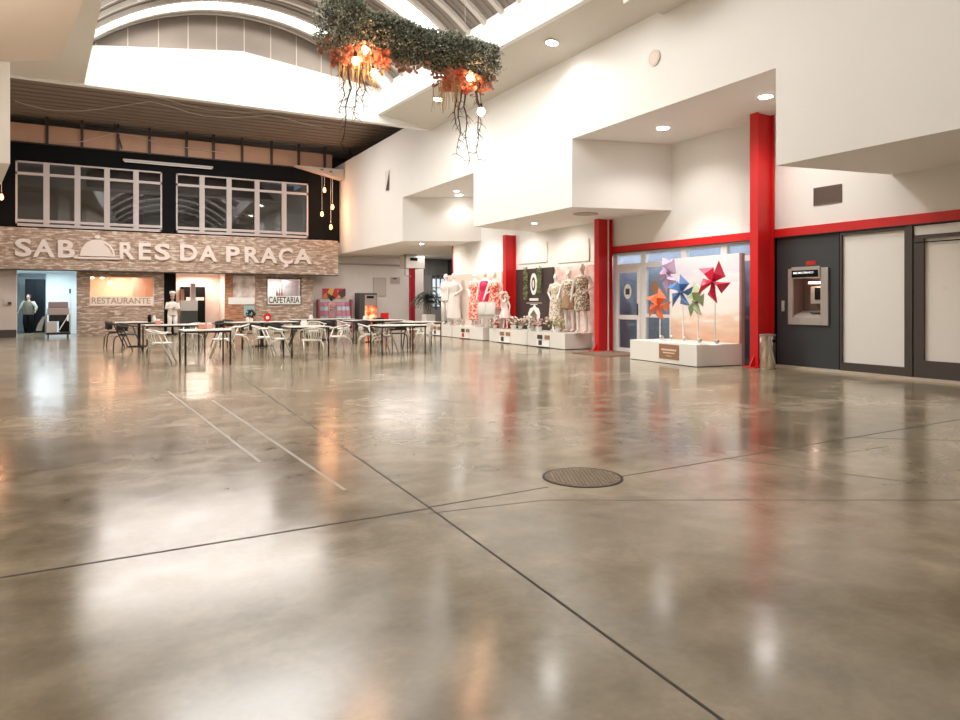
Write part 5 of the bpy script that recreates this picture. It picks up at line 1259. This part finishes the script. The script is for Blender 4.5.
# table top things
def holder(px, py, label, col, kind='napkin_holder', h_=.14, w_=.12):
    g_ = G(px, py, .75); t = thing(kind, label, 'table item', (g_.x, g_.y, .7505), R(10), 'things on the tables')
    MB().box(-w_/2, w_/2, -.04, .04, 0, h_*.75, .008).build('holder', col, t); MB().box(-w_/2+.015, w_/2-.015, -.025, .025, h_*.75, h_).build('napkins', M['bright'], t)
M['pinkp'] = mat('salmon_plastic', (.72, .30, .22), .5)
holder(158, 324.6, 'salmon napkin box on the table behind the front left table', M['pinkp'])
holder(202, 329.2, 'salmon napkin box, left one on the front left table', M['pinkp'], w_=.16)
holder(209, 328.9, 'pale pink napkin box, right one on the front left table', mat('pale_salmon', (.75, .45, .38), .5), w_=.12)
holder(304, 326, 'cream napkin box on the front middle table', M['cream'], w_=.16)
holder(365, 320, 'white napkin box on the table before the vending machine', M['plinth'])
holder(311, 318.8, 'white napkin box on the cafeteria window table', M['plinth'])
g_ = G(267.5, 321.6, .75); t = thing('round_sign', 'round red and white table sign on the mural table', 'table item', (g_.x, g_.y, .7505))
b_ = MB(); b_.extr([(.12*math.cos(a*PI/12), 0, .13+.12*math.sin(a*PI/12)) for a in range(24)], (0, .03, 0)); b_.build('disc', M['red'], t); b_ = MB(); b_.extr([(.05*math.cos(a*PI/12), -.004, .12+.05*math.sin(a*PI/12)) for a in range(24)], (0, .004, 0)); b_.build('centre', M['bright'], t); MB().box(-.05, .05, -.01, .04, 0, .02).build('foot', M['red'], t)
for px, py, m_, lb, hh in ((149.5, 322.0, M['black'], 'black bottle on the pedestal table at the left', .22), (154, 322.0, M['bright'], 'white bottle beside the black one on the pedestal table', .2), (247.5, 321.7, M['cream'], 'cream cup at the left of the long mural table', .13)):
    g_ = G(px, py, .75); t = thing('bottle' if hh > .15 else 'cup', lb, 'bottle' if hh > .15 else 'cup', (g_.x, g_.y, .7505))
    smooth_by_angle(MB().lathe([(.045, 0), (.05, .02), (.05, hh*.7), (.03, hh*.85), (.03, hh)], 14).build('body', m_, t)); MB().lathe([(.034, hh), (.034, hh+.015)], 12).build('cap', M['pinkp'], t)
g_ = G(251, 321.4, .75); t = thing('table_plant', 'small dark potted plant on the long mural table', 'plant', (g_.x, g_.y, .7505))
MB().lathe([(.05, 0), (.07, .12)], 14).build('pot', M['bright'], t); b_ = MB(); rn_ = random.Random(2)
for i in range(160):
    d_ = Vector((rn_.gauss(0, 1), rn_.gauss(0, 1), rn_.gauss(0, 1))).normalized(); c_ = Vector((0, 0, .22))+d_*rn_.uniform(.04, .12); e_ = d_.cross(Vector((.3, .9, .2))).normalized()*.018
    b_.quad(c_, c_+d_*.03+e_, c_+d_*.06, c_+d_*.03-e_)
b_.build('foliage', mat('near_black_leaf', (.02, .03, .02), .7, var=.5, vscale=30, bump=1, bscale=40), t)

# ------------------------------------------------------------------ manhole cover
g_ = G(582.5, 477.3)
t = thing('manhole_cover', 'round rusty brown manhole cover set in the polished floor', 'manhole cover', (g_.x, g_.y, 0))
smooth_by_angle(MB().lathe([(.287, -.0), (.305, -.0), (.305, .004), (.287, .006)], 48, cap=False).build('rim', M['joint'], t))
MB().lathe([(.285, 0.0005), (.285, .004)], 48).build('disc', ramp_mat('rusty_iron', [(.3, (.12, .075, .05)), (.7, (.30, .21, .14))], 14, detail=5, rough=.55), t)
b_ = MB()
for i in range(-8, 9):
    for j in range(-8, 9):
        x_, y_ = i*.032+(.016 if j % 2 else 0), j*.032
        if x_*x_+y_*y_ < .26**2: b_.box(x_-.010, x_+.010, y_-.006, y_+.006, .004, .008)
b_.build('tread_pattern', mat('worn_iron_stud', (.50, .41, .31), .4, metal=.4), t)

# ------------------------------------------------------------------ hanging garland
zc = 5.2
gl0 = G(330, 20, zc); gl1 = G(482, 64, zc); dg = gl1-gl0; Lg = dg.length; ag = math.atan2(dg.y, dg.x)
t = thing('hanging_garland', 'large hanging log of grey-green foliage with orange flowers and bulbs', 'garland', (gl0+dg/2), ag)
MB().tube([(-Lg/2, 0, 0), (Lg/2, 0, 0)], .07, 12).build('core_branch', mat('bark', (.10, .07, .05), .9), t)
rnd = random.Random(21)
def rad(u): return .28+.11*max(0, (.25-u)/.25)+.02*math.sin(u*20)+(.05 if u > .8 else 0)
def leaves(b_, N, u0, u1, rs, size, down=None):
    for i in range(N):
        u = rnd.uniform(u0, u1); a_ = rnd.random()*2*PI; r0 = rad(u)*rs*math.sqrt(rnd.uniform(.25, 1.0))
        nb = 1+.25*mnoise.noise(Vector((u*9, math.cos(a_)*1.6, math.sin(a_)*1.6)))
        c_ = Vector((-Lg/2+u*Lg, math.cos(a_)*r0*nb, math.sin(a_)*r0*nb*.95))
        if down is not None and c_.z > down: c_.z = down-rnd.random()*.22
        if u < .02 or u > .98: pass
        d_ = Vector((rnd.uniform(-.7, .7), math.cos(a_)+rnd.uniform(-.6, .6), math.sin(a_)+rnd.uniform(-.6, .6))).normalized()*size*rnd.uniform(.7, 1.3)
        e_ = d_.cross(Vector((rnd.uniform(-1, 1), rnd.uniform(-1, 1), rnd.uniform(-1, 1)))).normalized()*size*.42
        b_.quad(c_-d_*.2, c_+d_*.4+e_, c_+d_, c_+d_*.4-e_)
b_ = MB(); leaves(b_, 15000, -.02, 1.04, 1.0, .045); b_.build('foliage', ramp_mat('grey_green_leaves', [(.35, (.06, .075, .05)), (.5, (.20, .23, .17)), (.68, (.50, .52, .44))], 22, detail=2), t, kind='stuff')
b_ = MB(); leaves(b_, 9500, -.04, 1.06, 1.16, .032); b_.build('pale_sprig', ramp_mat('pale_sage_leaves', [(.4, (.28, .31, .22)), (.6, (.66, .67, .57))], 18, detail=2), t, kind='stuff')
M['oflower'] = mat('orange_dried_flower', (.72, .22, .12), .7, var=.4, vscale=9)
M['dried'] = mat('dried_rust_flower', (.48, .24, .17), .8, var=.4, vscale=9)
def blossoms(x0, x1, n, m, zr, sz, nm='flower_cluster', yr=.25):
    b_ = MB()
    for i in range(n):
        c_ = Vector((rnd.uniform(x0, x1), rnd.uniform(-yr, yr), rnd.uniform(*zr))); s_ = sz*rnd.uniform(.6, 1.3)
        for k in range(5):
            d_ = Vector((rnd.uniform(-1, 1), rnd.uniform(-1, 1), rnd.uniform(-1, .6))).normalized()*s_; e_ = d_.cross(Vector((rnd.random(), rnd.random(), rnd.random()))).normalized()*s_*.45
            b_.quad(c_, c_+d_*.6+e_, c_+d_, c_+d_*.6-e_)
    b_.build(nm, m, t, kind='stuff')
xa = -Lg/2; xb = Lg/2
blossoms(xa+.0, xa+.8, 60, M['oflower'], (-.54, -.30), .08); blossoms(xa-.1, xa+.95, 170, M['dried'], (-.54, -.24), .05)
blossoms(xb-.75, xb-.05, 60, M['oflower'], (-.50, -.27), .07); blossoms(xb-.9, xb+.1, 140, M['dried'], (-.48, -.24), .048)
blossoms(xa+1.0, xa+1.6, 12, M['dried'], (-.38, -.28), .08)
b_ = MB()
for i in range(70):
    base = xa+.1+rnd.random()*.75 if i < 45 else xb-.85+rnd.random()*.3
    y_ = rnd.uniform(-.2, .2); z_ = -.42; b_.tube([(base, y_, z_), (base+rnd.uniform(-.02, .02), y_, z_-.2), (base+rnd.uniform(-.04, .04), y_, z_-rnd.uniform(.3, .5))], [.006, .008, .003], 5)
b_.build('dried_fringe', mat('straw_fringe', (.55, .40, .20), .8), t, kind='stuff')
b_ = MB()
def twig(x, y, L_, seed):
    r_ = random.Random(seed); p_ = Vector((x, y, -.35)); P_ = [p_.copy()]; n = 10
    for i in range(n):
        p_ = p_+Vector((r_.uniform(-.045, .045), r_.uniform(-.03, .03), -L_/n)); P_.append(p_.copy())
        if i > 1:
            for s_ in range(2):
                e_ = p_+Vector((r_.uniform(-.13, .13), r_.uniform(-.08, .08), -r_.uniform(.02, .14))); b_.tube([p_, p_.lerp(e_, .5)+Vector((0, 0, .01)), e_], [.006, .004, .002], 5)
    b_.tube(P_, [.018-.0014*i for i in range(n+1)], 6)
for i, (x, L_) in enumerate(((xa+.25, .85), (xa+.33, 1.3), (xa+.45, .75), (xa+.55, .9), (xb-.55, .9), (xb-.42, 1.2), (xb-.33, 1.25), (xb-.15, .8), (xb-.1, 1.2))): twig(x, rnd.uniform(-.1, .1), L_, i+40)
b_.build('twigs', mat('dark_twig', (.06, .045, .045), .8), t, kind='stuff')
for i, (x, y_, z_) in enumerate(((xa+.42, -.22, -.38), (xa+.28, -.2, -.55), (xa+.62, -.12, -.62), (xb-.42, -.2, -.36), (xb-.12, -.12, -.82))):
    bl = MB().ball((x, y_, z_), .048 if i < 4 else .06, 14, (1, 1, 1.15)).build('bulb', M['bulbbig'], t, smooth=True)
    MB().lathe([(.022, z_+.05), (.026, z_+.08), (.02, z_+.13)], 10, (x, y_, 0)).build('socket', M['darkmetal'], bl)
    MB().tube([(x, y_, z_+.12), (x, y_*.5, -.2)], .006, 6).build('cord', M['darkmetal'], bl)
    wl = Matrix.Translation(gl0+dg/2) @ Matrix.Rotation(ag, 4, 'Z') @ Vector((x, y_-.06, z_-.02))
    lamp('garland_light', 'POINT', wl, 7, (1, .55, .3), .05)
b_ = MB()
for x in (xa+.3, xb-.35): b_.tube([(x, 0, .1), (x, 0, arc(gl0.x+2)-zc-.15)], .006, 6)
b_.build('suspension_wire', M['rope'], t)
